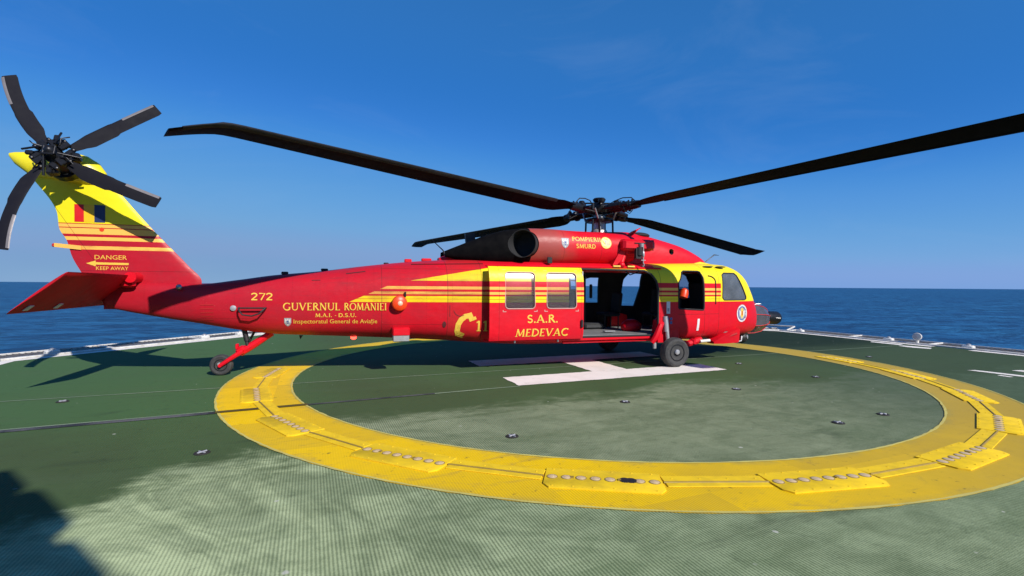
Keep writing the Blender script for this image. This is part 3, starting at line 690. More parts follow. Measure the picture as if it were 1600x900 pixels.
# aft pane of the sliding crew window seen as a rounded groove on the yellow panel
GR = [(2.10, 1.36), (2.30, 1.36), (2.33, 1.42), (2.33, 1.80), (2.28, 1.90), (2.12, 1.93)]
pts = []
for i in range(40):
    tt = i/39; 
    if tt < .62: q = (2.335, 1.30+tt/.62*.50)
    else: a = (tt-.62)/.38*math.pi/2; q = (2.335-.20*(1-math.cos(a)), 1.80+.125*math.sin(a))
    pts.append((q[0], -(side_y(*q)+.004), q[1]))
MB().tube(pts, .014, 6).build('window_track', M_DKST, fus)
# panel seam rails on the hull
def hull_line(a, b, r, mat, name, off=.003, n=24):
    pts = [(a[0]+(b[0]-a[0])*i/n, 0, a[1]+(b[1]-a[1])*i/n) for i in range(n+1)]
    return MB().tube([(x, -(side_y(x, z)+off), z) for x, _, z in pts], r, 6).build(name, mat, fus)
hull_line((-4.3, 2.075), (-2.95, 2.10), .010, M_DKST, 'door_rail'); hull_line((-2.9, 2.065), (.95, 2.065), .022, M_RED, 'door_rail', .012)
hull_line((-2.95, .60), (.85, .60), .026, M_RED, 'door_sill', .02); hull_line((-1.35, .545), (.82, .545), .03, M_RED, 'door_sill', .03)

# ------------ projecting artwork onto the hull
DG = None
def bvh_of(objs):
    bm = bmesh.new()
    for o in objs:
        b2 = bmesh.new(); b2.from_mesh(o.data); b2.transform(o.matrix_basis); me_ = bpy.data.meshes.new('t'); b2.to_mesh(me_); bm.from_mesh(me_); b2.free()
    t_ = BVHTree.FromBMesh(bm); bm.free(); return t_
def project(me, tree, eps=.004):
    """push a flat (x, z) drawing along +y on to the hull"""
    bm = bmesh.new(); bm.from_mesh(me)
    bmesh.ops.triangulate(bm, faces=[f for f in bm.faces if len(f.verts) > 4])
    for _ in range(3):
        ed = [e for e in bm.edges if e.calc_length() > .09]
        if not ed: break
        bmesh.ops.subdivide_edges(bm, edges=ed, cuts=1)
    for v_ in bm.verts:
        lay = v_.co.y; h = tree.ray_cast(Vector((v_.co.x, -3.2, v_.co.z)), Vector((0, 1, 0)))
        v_.co.y = (h[0].y if h[0] else -1)-eps-lay
    bm.to_mesh(me); bm.free(); return me
class Art:
    def __init__(s): s.mb = MB(); s.k = 0
    def poly(s, pts, m=0): s.k += 1; d = .0002*s.k; s.mb.add([(x, d, z) for x, z in pts], [tuple(range(len(pts)))], m); return s
    def ellipse(s, cx, cz, rx, rz, n=28, m=0, rot=0):
        return s.poly([(cx+rx*math.cos(2*math.pi*i/n)*math.cos(rot)-rz*math.sin(2*math.pi*i/n)*math.sin(rot), cz+rx*math.cos(2*math.pi*i/n)*math.sin(rot)+rz*math.sin(2*math.pi*i/n)*math.cos(rot)) for i in range(n)], m)
    def stroke(s, pts, w, m=0):
        """polyline of constant width as one ribbon"""
        L = [Vector(p) for p in pts]; n = len(L); a = []; b = []
        for i in range(n):
            t_ = (L[min(i+1, n-1)]-L[max(i-1, 0)]).normalized(); nn = Vector((-t_.y, t_.x)); ww = (w[i] if isinstance(w, list) else w)/2
            a.append(L[i]+nn*ww); b.append(L[i]-nn*ww)
        s.k += 1; d = .0002*s.k; v = [(p.x, d, p.y) for p in a]+[(p.x, d, p.y) for p in b]
        s.mb.add(v, [(i, i+1, n+i+1, n+i) for i in range(n-1)], m); return s
    def build(s, name, mats, parent, tree, eps=.004):
        me = s.mb.mesh(name, mats); project(me, tree, eps); return link(name, me, parent, 0)
# roman capitals drawn as strokes (unit cap height): T thick, t thin
T_, t_ = .155, .085
def arc(cx, cy, rx, ry, a0, a1, n=14): return [(cx+rx*math.cos(R(a0+(a1-a0)*i/n)), cy+ry*math.sin(R(a0+(a1-a0)*i/n))) for i in range(n+1)]
def sf(x, y, h=.13): return ([(x-h, y), (x+h, y)], .06)
def ellw(n, thin=t_, thick=T_, ph=0): return [thin+(thick-thin)*abs(math.cos(2*math.pi*i/n+ph)) for i in range(n+1)]
B0, B1 = .03, .97
GL = {
 'I': (.40, [([(.2, 0), (.2, 1)], T_), sf(.2, B0), sf(.2, B1)]),
 'N': (.88, [([(.15, 0), (.15, 1)], t_), ([(.15, 1), (.72, 0)], T_), ([(.73, 0), (.73, 1)], t_), sf(.15, B0, .12), sf(.11, B1, .11), sf(.73, B1, .12)]),
 'M': (1.04, [([(.14, 0), (.20, 1)], t_), ([(.20, 1), (.52, .08)], T_), ([(.52, .08), (.84, 1)], t_), ([(.84, 1), (.90, 0)], T_), sf(.14, B0, .12), sf(.90, B0, .13)]),
 'A': (.86, [([(.10, 0), (.42, 1)], t_), ([(.41, 1), (.76, 0)], T_), ([(.22, .33), (.64, .33)], .07), sf(.10, B0, .12), sf(.76, B0, .13)]),
 'V': (.86, [([(.10, 1), (.43, 0)], T_), ([(.43, 0), (.76, 1)], t_), sf(.10, B1, .13), sf(.76, B1, .12)]),
 'E': (.62, [([(.16, 0), (.16, 1)], T_), ([(.06, B0), (.56, B0)], .07), ([(.06, B1), (.54, B1)], .07), ([(.16, .52), (.46, .52)], .07), ([(.55, 0), (.57, .16)], .06), ([(.53, 1), (.53, .86)], .06)]),
 'L': (.60, [([(.16, 0), (.16, 1)], T_), ([(.06, B0), (.55, B0)], .07), ([(.54, 0), (.57, .18)], .06), sf(.16, B1)]),
 'R': (.76, [([(.16, 0), (.16, 1)], T_), (arc(.28, .75, .26, .22, 90, -90), .13), ([(.16, .97), (.30, .97)], .07), ([(.16, .53), (.30, .53)], .07), ([(.34, .53), (.70, 0)], T_), sf(.16, B0), sf(.72, B0, .09)]),
 'P': (.66, [([(.16, 0), (.16, 1)], T_), (arc(.28, .73, .28, .24, 90, -90), .13), ([(.16, .97), (.30, .97)], .07), ([(.16, .49), (.30, .49)], .07), sf(.16, B0)]),
 'D': (.86, [([(.16, 0), (.16, 1)], T_), (arc(.30, .5, .46, .465, 90, -90), .13), ([(.06, B1), (.32, B1)], .07), ([(.06, B0), (.32, B0)], .07)]),
 'O': (.96, [(arc(.48, .5, .40, .46, 0, 360, 28), ellw(28))]),
 'U': (.86, [([(.16, 1), (.16, .36)], T_), (arc(.44, .36, .28, .33, 180, 360), .10), ([(.72, .36), (.72, 1)], t_), sf(.16, B1), sf(.72, B1, .12)]),
 'G': (.90, [(arc(.48, .5, .40, .46, 48, 318, 24), ellw(24, ph=.8)), ([(.76, .40), (.76, .10)], T_), sf(.76, .42, .12), ([(.75, .98), (.75, .80)], .06)]),
 'C': (.80, [(arc(.48, .5, .40, .46, 48, 315, 24), ellw(24, ph=.8)), ([(.74, .98), (.74, .80)], .06)]),
 'S': (.60, [(arc(.29, .74, .20, .22, 30, 250, 12)+arc(.29, .265, .215, .23, 75, -150, 14), .125), ([(.47, .97), (.47, .82)], .05), ([(.09, .03), (.09, .20)], .05)]),
 'T': (.72, [([(.36, 0), (.36, 1)], T_), ([(.04, B1), (.68, B1)], .07), ([(.05, 1), (.04, .84)], .06), ([(.67, 1), (.68, .84)], .06), sf(.36, B0)]),
 '.': (.26, [([(.06, .07), (.20, .07)], .14)]), '-': (.40, [([(.08, .42), (.32, .42)], .09)]), ' ': (.38, []),
 '2': (.60, [(arc(.28, .72, .22, .24, 165, -25, 12)+[(.10, .05)], .11), ([(.06, .05), (.55, .05)], .10)]),
 '7': (.56, [([(.05, .95), (.52, .95), (.22, 0)], .11)]), '1': (.42, [([(.24, 0), (.24, 1)], .14), ([(.24, .97), (.08, .82)], .08), ([(.10, .03), (.38, .03)], .06)]),
}
GL['Â'] = (GL['A'][0], GL['A'][1]+[([(.28, 1.10), (.42, 1.24), (.56, 1.10)], .06)])
def write(art, txt, x, z, w, h, slant=0, m=0, wt=1.0):
    """letters of txt filling a box (x, z lower left corner, width w, cap height h)"""
    tot = sum(GL[c][0]+.04 for c in txt)-.04; sx = w/tot; cx = x
    for c in txt:
        for pts, ww in GL[c][1]:
            k = (sx+h)/2*wt
            art.stroke([(cx+a*sx+slant*b*h, z+b*h) for a, b in pts], [q*k for q in ww] if isinstance(ww, list) else ww*k, m)
        cx += (GL[c][0]+.04)*sx
def font_art(txt, x, z, w, h, name, mat, parent, tree, eps=.004):
    cu = bpy.data.curves.new(name, 'FONT'); cu.body = txt; cu.size = 1; cu.resolution_u = 2
    o = bpy.data.objects.new('t', cu); COL.objects.link(o); dg = bpy.context.evaluated_depsgraph_get(); me = bpy.data.meshes.new_from_object(o.evaluated_get(dg)); bpy.data.objects.remove(o)
    xs = [v.co.x for v in me.vertices]; ys = [v.co.y for v in me.vertices]; x0, x1, y0, y1 = min(xs), max(xs), min(ys), max(ys)
    for v in me.vertices: v.co = ((v.co.x-x0)/(x1-x0)*w+x, 0, (v.co.y-y0)/(y1-y0)*h+z)
    me.materials.clear(); me.materials.append(mat); project(me, tree, eps); me.name = name; return link(name, me, parent, 0)
def crest(art, cx, cz, r):
    """small heraldic shield: grey-blue eagle on a pale ground; material slots white, blue, red, yellow, grey"""
    art.poly([(cx-r*.8, cz+r), (cx+r*.8, cz+r), (cx+r*.8, cz-r*.2), (cx+r*.5, cz-r*.75), (cx, cz-r*1.1), (cx-r*.5, cz-r*.75), (cx-r*.8, cz-r*.2)], 4)
    art.poly([(cx-r*.62, cz+r*.8), (cx-r*.2, cz+r*.55), (cx-r*.3, cz-r*.3), (cx-r*.6, cz-r*.1)], 0); art.poly([(cx+r*.62, cz+r*.8), (cx+r*.2, cz+r*.55), (cx+r*.3, cz-r*.3), (cx+r*.6, cz-r*.1)], 0)
    art.poly([(cx-r*.2, cz+r*.3), (cx+r*.2, cz+r*.3), (cx+r*.16, cz-r*.4), (cx, cz-r*.6), (cx-r*.16, cz-r*.4)], 1); art.poly([(cx-r*.12, cz+r*.8), (cx+r*.12, cz+r*.8), (cx+r*.08, cz+r*.35), (cx-r*.08, cz+r*.35)], 0)
    art.poly([(cx-r*.25, cz-r*.55), (cx+r*.25, cz-r*.55), (cx, cz-r*.95)], 0)
DECALS = [M_WTX, M_BLU, M_DRED, M_YTX, M_GRY]

# ------------ sliding cabin door (slid aft, standing proud of the hull)
DX0, DX1, DZ0, DZ1 = -2.93, -.985, .625, 2.045
def door_y(x, z, o): return -(side_y(min(max(x, -1.6), 0), z)+.085+o)
def door_mesh(o0, o1):
    nx, nz = 26, 30; rr = []
    X = [DX0+(DX1-DX0)*i/nx for i in range(nx+1)]; Zs = [DZ0+(DZ1-DZ0)*j/nz for j in range(nz+1)]
    mb = MB(); v = []; f = []
    for o in (o0, o1):
        for x in X:
            for z in Zs: v.append((x-(z-1.3)*.0, door_y(x, z, o), z))
    K = (nx+1)*(nz+1); I = lambda i, j, s: s*K+i*(nz+1)+j
    for i in range(nx):
        for j in range(nz):
            f.append((I(i, j, 0), I(i+1, j, 0), I(i+1, j+1, 0), I(i, j+1, 0))); f.append((I(i, j, 1), I(i, j+1, 1), I(i+1, j+1, 1), I(i+1, j, 1)))
    for i in range(nx):
        for j in (0, nz): f.append((I(i, j, 0), I(i+1, j, 0), I(i+1, j, 1), I(i, j, 1)))
    for j in range(nz):
        for i in (0, nx): f.append((I(i, j, 0), I(i, j+1, 0), I(i, j+1, 1), I(i, j, 1)))
    return mb.add(v, f)
def rrect(x0, x1, z0, z1, r, n=5):
    out = []
    for cx, cz, a in ((x1-r, z0+r, -90), (x1-r, z1-r, 0), (x0+r, z1-r, 90), (x0+r, z0+r, 180)):
        out += [(cx+r*math.cos(R(a+90*i/n)), cz+r*math.sin(R(a+90*i/n))) for i in range(n+1)]
    return out
W1 = rrect(-2.62, -2.02, 1.235, 1.935, .07); W2 = rrect(-1.775, -1.145, 1.235, 1.935, .07)
dme = door_mesh(.0, -.045).mesh('cabin_door', [M_DOOR, M_LIN])
dme = boolean(dme, [MB().prism(W1, 'y', -1.6, -.8).mesh('c', [M_LIN]), MB().prism(W2, 'y', -1.6, -.8).mesh('c', [M_LIN])])
door = link('cabin_door', dme, heli, 35)
dsh = door_mesh(-.018, -.026).mesh('g', [M_GLS])
M_RIMP = worn('pale window seal', (.55, .30, .26, 1), .45)
for wp in (W1, W2):
    p = boolean(dsh.copy(), [MB().prism(wp, 'y', -1.6, -.8).mesh('c', [M_GLS])], 'INTERSECT'); p.materials.clear(); p.materials.append(M_GLS)
    for q in p.polygons: q.material_index = 0
    g = link('window_pane', p, door, 30)
    pts = [(x, door_y(x, z, .004), z) for x, z in wp]; pts.append(pts[0]); MB().tube(pts, .011, 6).build('window_frame', M_RIMP, door)
    x0 = min(a for a, b in wp); x1 = max(a for a, b in wp)
    for cx, sx in ((x0-.05, 1), (x1+.05, -1)):
        for cz, sz in ((1.175, 1), (1.985, -1)):
            y_ = door_y(cx, cz, .003); MB().add([(cx, y_, cz), (cx+sx*.07, y_, cz), (cx+sx*.07, y_, cz+sz*.014), (cx+sx*.014, y_, cz+sz*.014), (cx+sx*.014, y_+(.006 if sz > 0 else .014), cz+sz*.07), (cx, y_+(.006 if sz > 0 else .014), cz+sz*.07)], [(0, 1, 2, 3), (0, 3, 4, 5)]).build('corner_clip', M_RIMP, door)
MB().box((-1.03, door_y(-1, .95, .02), .93), (.05, .05, .16), bev=.015).build('door_handle', M_BLK, door)
MB().box((-.992, -1.20, 1.35), (.014, .05, 1.25)).build('edge_seal', M_WHT, door)
for x in (-2.4, -1.5): MB().cyl((x, -1.17, .62), (x, -1.17, .57), .02).build('door_roller', M_STEEL, door)
tree = bvh_of([door]); a = Art(); write(a, 'S.A.R.', -2.18, .965, .64, .148, m=0, wt=1.15); a.build('lettering', M_YTX, door, tree)
a = Art(); write(a, 'MEDEVAC', -2.42, .70, 1.09, .145, slant=.12, wt=1.15)
a.build('lettering', M_YTX, door, tree)

# ------------ engine cowling and nacelles
CT = [(-3.7, 2.0, 2.1, 2.24, .18), (-3.2, 2.0, 2.15, 2.42, .38), (-2.6, 2.0, 2.25, 2.62, .50), (-1.9, 2.0, 2.3, 2.785, .56), (-1.0, 2.0, 2.3, 2.88, .58), (0, 2.0, 2.3, 2.915, .58), (.6, 2.0, 2.3, 2.935, .57), (1.05, 2.0, 2.3, 2.87, .57),
      (1.5, 2.0, 2.28, 2.775, .57), (2.0, 2.0, 2.26, 2.645, .54), (2.4, 2.0, 2.22, 2.475, .48), (2.65, 2.0, 2.18, 2.33, .38), (2.78, 2.0, 2.12, 2.22, .22)]
rings = []
for i in range(71):
    x = -3.7+i*(2.78+3.7)/70; zb, zc, zt, w = pchip(CT, x)
    rings.append([(x, y, z) for y, z in sect((zb, zc, zt, w, 6, 2.7), 40)])
cme = MB().loft(rings).mesh('engine_cowling', [M_RED, M_LIN])
vent = MB().cyl((1.56, -.2, 2.47), (1.56, -1.2, 2.47), .062, n=20).mesh('c', [M_LIN])
cowl = link('engine_cowling', boolean(cme, [vent]), heli, 30)
rvt = MB().lathe((1.56, -.545, 2.47), (0, 1, 0), [(.075, 0), (.062, .012), (.03, .05)], 20, cap=False); rvt.build('vent_ring', M_DKST, cowl)
MB().ell((.95, -.02, 2.86), (.30, .36, .085)).build('intake_screen', M_LIN, cowl)
NT = [(-3.6, .06, -.27, 2.31), (-3.2, .19, -.38, 2.35), (-2.8, .30, -.50, 2.40), (-2.4, .36, -.58, 2.45), (-2.0, .365, -.63, 2.485), (-1.6, .365, -.655, 2.49), (-1.0, .345, -.665, 2.49), (-.3, .335, -.665, 2.49), (.15, .32, -.665, 2.49), (.33, .295, -.665, 2.49), (.42, .27, -.665, 2.49)]
def nacelle(sg):
    def body(x0, x1, k):
        rings = []
        for i in range(k+1):
            x = x0+(x1-x0)*i/k; r, cy, cz = pchip(NT, x)
            ring = []
            for j in range(44):
                q = 2*math.pi*j/44; c, s2 = math.cos(q), math.sin(q); e = 2.25
                ring.append((x, sg*-cy*-1*-1 if False else -sg*(-cy)+math.copysign(abs(c)**(2/e), c)*r, cz+math.copysign(abs(s2)**(2/e), s2)*r*1.0))
            rings.append(ring)
        return MB().loft(rings)
    red = body(-1.99, .42, 40).mesh('engine_nacelle', [M_NAC, M_EXH]); blk = body(-3.6, -1.99, 30).mesh('exhaust_fairing', [M_EXH, M_LIN])
    ax = Vector((.60, -sg*-.80 if False else sg*.80, -.02)).normalized()   # bore goes forward and inboard
    c0 = Vector((-2.19, -sg*1.0, 2.51))
    bore = MB().cyl(c0-ax*.5, c0+ax*.42, .275, n=36).mesh('bore', [M_LIN])
    red = boolean(red, [bore]); blk = boolean(blk, [bore])
    n_ = link('engine_nacelle', red, heli, 30); link('exhaust_fairing', blk, n_, 30)
    e = MB().lathe(c0-ax*.02, ax, [(.278, .0), (.268, .0), (.26, .1), (.25, .36), (.001, .37)], 36, cap=False).build('exhaust_duct', M_LIN, n_)
    MB().lathe((.40, -sg*.665, 2.49), (1, 0, 0), [(.275, 0), (.25, .03), (.20, -.10), (.10, -.25)], 32, cap=False).build('air_intake', M_LIN, n_)
    MB().cyl((.42, -sg*.665, 2.49), (.56, -sg*.5, 2.49), .16, .12).build('intake_duct', M_DKST, n_)
    return n_
nac = nacelle(1); nac_l = nacelle(-1)
MB().box((-1.62, -1.005, 2.19), (.10, .04, .13), bev=.01).build('drain_port', M_LIN, nac)
tree = bvh_of([nac]); a = Art(); write(a, 'POMPIERII', -1.13, 2.60, .66, .085, wt=1.25); a.build('lettering', M_YTX, nac, tree)
a = Art(); write(a, 'SMURD', -1.04, 2.455, .44, .085, wt=1.25); a.build('lettering', M_YTX, nac, tree)
a = Art(); crest(a, -1.285, 2.55, .10); a.build('crest', DECALS, nac, tree)
a = Art(); a.ellipse(-.35, 2.585, .125, .125, m=0); a.ellipse(-.35, 2.585, .112, .112, m=1)
a.stroke([(-.40, 2.63), (-.36, 2.615), (-.33, 2.64)], .014, 2); a.stroke([(-.365, 2.61), (-.36, 2.55)], .018, 2); a.stroke([(-.33, 2.595), (-.33, 2.545), (-.27, 2.55)], .014, 2); a.stroke([(-.31, 2.58), (-.28, 2.585)], .014, 2)
a.build('round_badge', [M_YTX, worn('pale yellow badge', (.80, .66, .30, 1), .5, amt=.1), M_GRY], nac, tree)

# ------------ rescue hoist on the right shoulder
ho = MB().box((.34, -1.00, 2.55), (.74, .34, .24), bev=.05).box((.30, -.86, 2.42), (.4, .3, .2), bev=.05).build('rescue_hoist', M_RED, heli)
mb = MB().box((.36, -1.175, 2.585), (.29, .02, .018)); mb.build('slot', M_LIN, ho)
MB().box((.70, -.98, 2.56), (.12, .30, .22), bev=.05).build('end_cover', M_DRED, ho)
MB().cyl((.37, -1.19, 2.575), (.37, -1.19, 2.50), .055, .045).build('cable_guide', M_ALU, ho)
MB().cyl((.33, -1.17, 2.50), (.33, -1.17, 2.33), .062, n=14).box((.31, -1.15, 2.37), (.13, .08, .22)).build('motor_housing', M_LIN, ho)
mb = MB().cyl((.415, -1.19, 2.52), (.415, -1.19, 2.19), .012).lathe((.415, -1.19, 2.30), (0, 0, 1), [(.02, 0), (.028, .02), (.028, .10), (.015, .12)], 12)
mb.box((.415, -1.19, 2.23), (.10, .02, .015)); mb.tube([(.415, -1.19, 2.20), (.415, -1.19, 2.17), (.44, -1.19, 2.135), (.425, -1.19, 2.10), (.395, -1.19, 2.11)], .011)
mb.build('hook', M_ALU, ho)
MB().ell((.0, -1.02, 2.13), (.075, .075, .07)).cyl((.0, -1.0, 2.14), (.15, -.9, 2.42), .05).build('pivot_mount', M_RED, ho)
MB().prism([(-.2, 2.12), (.02, 2.15), (.10, 2.43), (-.02, 2.43)], 'y', -1.0, -.75).build('mount_bracket', M_RED, ho)
for x in (-.22, .12): MB().cyl((x, -1.06, 2.095), (x+.16, -1.07, 2.095), .02).build('hand_rail', M_YTX, ho)
MB().tube([(.42, -.45, 2.80), (.56, -.5, 2.84), (.70, -.55, 2.96)], [.012, .025, .008]).build('cable_cutter_blade', M_RED, cowl)
MB().prism([(.40, 2.82), (.46, 2.82), (.76, 2.985), (.74, 2.995), (.52, 2.90)], 'y', -.56, -.54).build('wire_strike_blade', M_RED, cowl)

# ------------ cabin inside
M_KHA = worn('interior metal', (.03, .032, .034, 1), .6)
inn = MB().box((.35, 0, .655), (5.2, 1.98, .02)).build('cabin_floor', M_FLOOR, heli)
MB().box((-1.9, 0, 1.35), (.05, 1.9, 1.38)).build('rear_bulkhead', M_LIN, heli)
def seat(x, y, rz, back=.75, m=M_SEAT):
    t = empty('seat', (x, y, .665), rz); t.parent = heli
    MB().box((0, 0, .33), (.46, .44, .09), bev=.03).build('seat_cushion', m, t); MB().box((-.23, 0, .36+back/2), (.08, .44, back), Matrix.Rotation(R(-6), 3, 'Y'), bev=.03).build('seat_back', m, t)
    for a_ in (-.18, .18):
        for b_ in (-.18, .18): MB().cyl((a_, b_, 0), (a_, b_, .3), .015).build('leg', M_KHA, t)
    return t
seat(2.55, -.45, 0); seat(2.55, .45, 0); seat(1.75, .42, R(90), .62); seat(1.62, -.30, R(180), .6)
for y in (-.55, 0, .55): seat(-1.55, y, 0)
for y in (.55,): seat(.55, y, R(180), .5)
MB().box((3.3, 0, 1.12), (.45, 1.35, .62), bev=.06).build('instrument_panel', M_LIN, heli); MB().box((2.9, 0, .95), (.7, .22, .5), bev=.03).build('centre_console', M_LIN, heli)
for y in (.6,): MB().cyl((-.05, y, .66), (-.05, y, 2.1), .02).build('cabin_pole', M_KHA, heli)
MB().tube([(.15, -.95, 2.0), (.4, -.7, 1.93), (.75, -.55, 2.02), (1.1, -.5, 2.06)], .012).build('overhead_cable', M_KHA, heli); MB().tube([(-.9, .6, 1.85), (-.3, .55, 1.8), (.2, .6, 1.92)], .012).build('overhead_cable', M_KHA, heli)
MB().box((-.75, .35, 1.15), (.6, .5, .9), bev=.04).build('equipment_rack', M_KHA, heli); MB().box((.30, .98, 1.55), (.08, .05, .35), bev=.02).build('window_latch', M_KHA, heli)
MB().box((.02, .35, .74), (.5, .3, .14), bev=.04).build('equipment_case', M_KHA, heli)
MB().box((-.05, -.60, .70), (.26, .12, .03), bev=.01).build('floor_fitting', M_ALU, heli)
rb = MB(); rb.ell((.68, -.30, .765), (.25, .20, .17), 24, 12)
tag(rb.build('rescue_bag', M_RED), 'rounded red rescue bag lying on the cabin floor just inside the open door', 'bag')
mb = MB(); mb.lathe((1.66, -.84, 1.42), (.35, .1, 1), [(.06, 0), (.095, .02), (.10, .12), (.08, .20), (.03, .235)], 20)
lv = tag(mb.build('life_vest', M_ORG), 'bright orange life vest bundle hanging behind the open crew window', 'life vest')

# ------------ lettering and emblems on the hull
tree = bvh_of([fus])
a = Art(); write(a, 'GUVERNUL', -6.58, 1.20, .98, .135, wt=1.0); write(a, 'ROMÂNIEI', -5.53, 1.20, .76, .135, wt=1.0); a.build('lettering', M_YTX, fus, tree)
a = Art(); write(a, 'M.A.I. -', -6.03, 1.075, .37, .068, wt=1.15); a.build('lettering', M_YTX, fus, tree)
a = Art(); write(a, 'D.S.U.', -5.63, 1.075, .32, .068, wt=1.15); a.build('lettering', M_YTX, fus, tree)
a = Art(); write(a, '272', -7.12, 1.385, .37, .125, wt=1.2); a.build('lettering', M_YTX, fus, tree)
font_art('Inspectoratul General de Aviație', -6.40, .93, 1.46, .105, 'lettering', M_YTX, fus, tree)
a = Art(); crest(a, -6.50, .985, .075); a.build('crest', DECALS, fus, tree)
# telephone handset and the number beside the door
a = Art(); c0 = (-3.12, .80)
hs = [(-3.44, .715), (-3.475, .80), (-3.46, .93), (-3.41, 1.02), (-3.33, 1.085), (-3.22, 1.105)]
a.stroke(hs, .10); a.stroke([(-3.485, .765), (-3.35, .70)], .10); a.stroke([(-3.265, 1.145), (-3.20, 1.0)], .10); a.stroke([(-3.36, .745), (-3.385, .665)], .06); a.stroke([(-3.20, 1.03), (-3.13, 1.06)], .06)
a.build('handset_emblem', M_YTX, fus, tree, .005)
a = Art(); write(a, '112', -3.14, .80, .42, .20, wt=1.1); a.build('lettering', M_YTX, fus, tree, .005)
# round badge on the nose
a = Art(); bx, bz = 3.21, 1.075
a.ellipse(bx, bz, .205, .215, 32, m=2); a.ellipse(bx, bz, .19, .20, 32, m=0); a.ellipse(bx, bz, .155, .163, 32, m=1); a.ellipse(bx, bz, .125, .14, 32, m=4)
a.poly([(bx-.11, bz+.08), (bx-.02, bz+.03), (bx-.03, bz-.11), (bx-.08, bz-.05)], 0); a.poly([(bx+.11, bz+.08), (bx+.02, bz+.03), (bx+.03, bz-.11), (bx+.08, bz-.05)], 0)
a.poly([(bx-.035, bz+.12), (bx+.035, bz+.12), (bx+.05, bz-.05), (bx, bz-.13), (bx-.05, bz-.05)], 3); a.poly([(bx-.02, bz+.05), (bx+.02, bz+.05), (bx+.02, bz-.05), (bx-.02, bz-.05)], 2)
a.build('round_badge', DECALS, fus, tree)
a = Art()
for x0, z0, w, h in ((1.0, 1.10, .09, .26),): a.poly([(x0, z0), (x0+w, z0), (x0+w, z0+h), (x0, z0+h)], 0); a.poly([(x0+.02, z0+.05), (x0+w-.02, z0+.05), (x0+w-.02, z0+.12), (x0+.02, z0+.12)], 4)
a.build('placard', DECALS, fus, tree); a = Art()
a.poly([(1.80, .72), (1.86, .72), (1.88, .98), (1.82, .98)], 0); a.build('placard', DECALS, fus, tree); a = Art()
for i in range(3):
    for j in range(2): a.poly([(.93+i*.08, .88+j*.08), (.985+i*.08, .88+j*.08), (.985+i*.08, .94+j*.08), (.93+i*.08, .94+j*.08)], 1)
a.build('placard', DECALS, fus, tree)
# recessed bits, handles and panels on the boom side
a = Art()
for i in range(5): z0 = 1.02+i*.068; a.poly([(-7.93, z0), (-7.72, z0+.004), (-7.72, z0+.016), (-7.93, z0+.012)], 0)
a.build('louvre', [M_DRED], fus, tree, .006)
a = Art(); a.stroke(arc(-3.42, 1.22, .13, .13, 190, 300, 8), .01); a.stroke([(-3.62, 1.30), (-3.62, 1.08)], .008); a.ellipse(-3.72, .93, .035, .06); a.stroke([(-5.5, 1.88), (-5.15, 1.93)], .018); a.stroke([(-6.1, 1.75), (-5.95, 1.755)], .012)
a.build('access_slot', [worn('dark seam', (.10, .012, .015, 1), .6)], fus, tree, .006)
def sp(x, z, off=0.): return Vector((x, -(side_y(x, z)+off), z))
# towel-rail aerial
mb = MB(); A0, A1 = sp(-7.30, 1.245), sp(-6.86, 1.245)
path = [A0, A0+Vector((0, -.09, 0)), A0+Vector((.02, -.12, -.05)), Vector((-7.23, A0.y-.14, 1.13)), Vector((-7.08, A0.y-.15, 1.105)), Vector((-6.95, A1.y-.12, 1.15)), A1+Vector((-.02, -.10, -.02)), A1+Vector((0, -.08, 0)), A1]
mb.tube(path, .014); mb.tube([A0+Vector((0, -.09, 0)), A1+Vector((0, -.09, 0))], .014); mb.build('rail_antenna', M_BLK, heli)
MB().lathe(sp(-7.40, 1.24, -.01), (0, -1, 0), [(.05, 0), (.05, .03), (.02, .045)], 14).build('static_port', M_GRY, heli)
# side search lamp, beacon, belly box, aerials
c = sp(-4.55, 1.335, 0)
la = MB().lathe(c, (.1, -1, .0), [(.09, -.05), (.135, .0), (.145, .05), (.135, .10), (.09, .13)], 28).build('side_lamp', M_ORG, heli)
MB().lathe(c+Vector((.013, -.13, 0)), (.1, -1, 0), [(.045, 0), (.03, .012), (.001, .018)], 20).build('lamp_lens_highlight', worn('pale lens highlight', (.85, .55, .4, 1), .3), la)  # small pale lens centre colours in the lamp's white highlight
MB().box(sp(-4.44, 1.50, .02), (.03, .05, .09)).build('lamp_bracket', M_DKST, la)
bx_ = MB().box((-4.52, -.80, .81), (.31, .32, .16), bev=.02).build('belly_box', M_RED, heli)
MB().box((-4.52, -.80, .70), (.29, .30, .14), bev=.01).build('metal_case', M_ALU, bx_)
bc = MB().lathe((-5.36, -.22, .70), (0, 0, -1), [(.07, 0), (.07, .02), (.02, .03)], 16).build('anti_collision_beacon', M_DKST, heli)
MB().lathe((-5.36, -.22, .672), (0, 0, -1), [(.055, 0), (.05, .035), (.02, .055), (.001, .058)], 16).build('beacon_dome', M_BCN, bc)
for x, d in ((-6.6, (.12, .05, .055)), (-5.9, (.13, .05, .05)), (-4.75, (.10, .05, .03)), (-4.32, (.14, .10, .07)), (-3.95, (.20, .10, .06))):
    z = pchip(FT, x)[2]; MB().box((x, -.05, z+d[2]*.35), d, bev=.012).build('antenna_base', M_BLK if x < -4.4 else M_RED, heli)
MB().tube([(-3.55, 0, 2.28), (-3.60, 0, 2.40), (-3.82, 0, 2.60)], [.03, .012, .008]).build('whip_antenna', M_DKST, heli)
MB().prism([(-3.10, 2.40), (-2.90, 2.45), (-2.94, 2.79), (-3.14, 2.77)], 'y', -.05, .05).build('blade_antenna', M_BLK, heli)
MB().tube([(2.72, -.15, 2.22), (2.92, -.15, 2.36), (3.08, -.15, 2.47), (3.22, -.15, 2.46)], [.014, .010, .014, .004]).build('air_probe', M_DKST, heli)
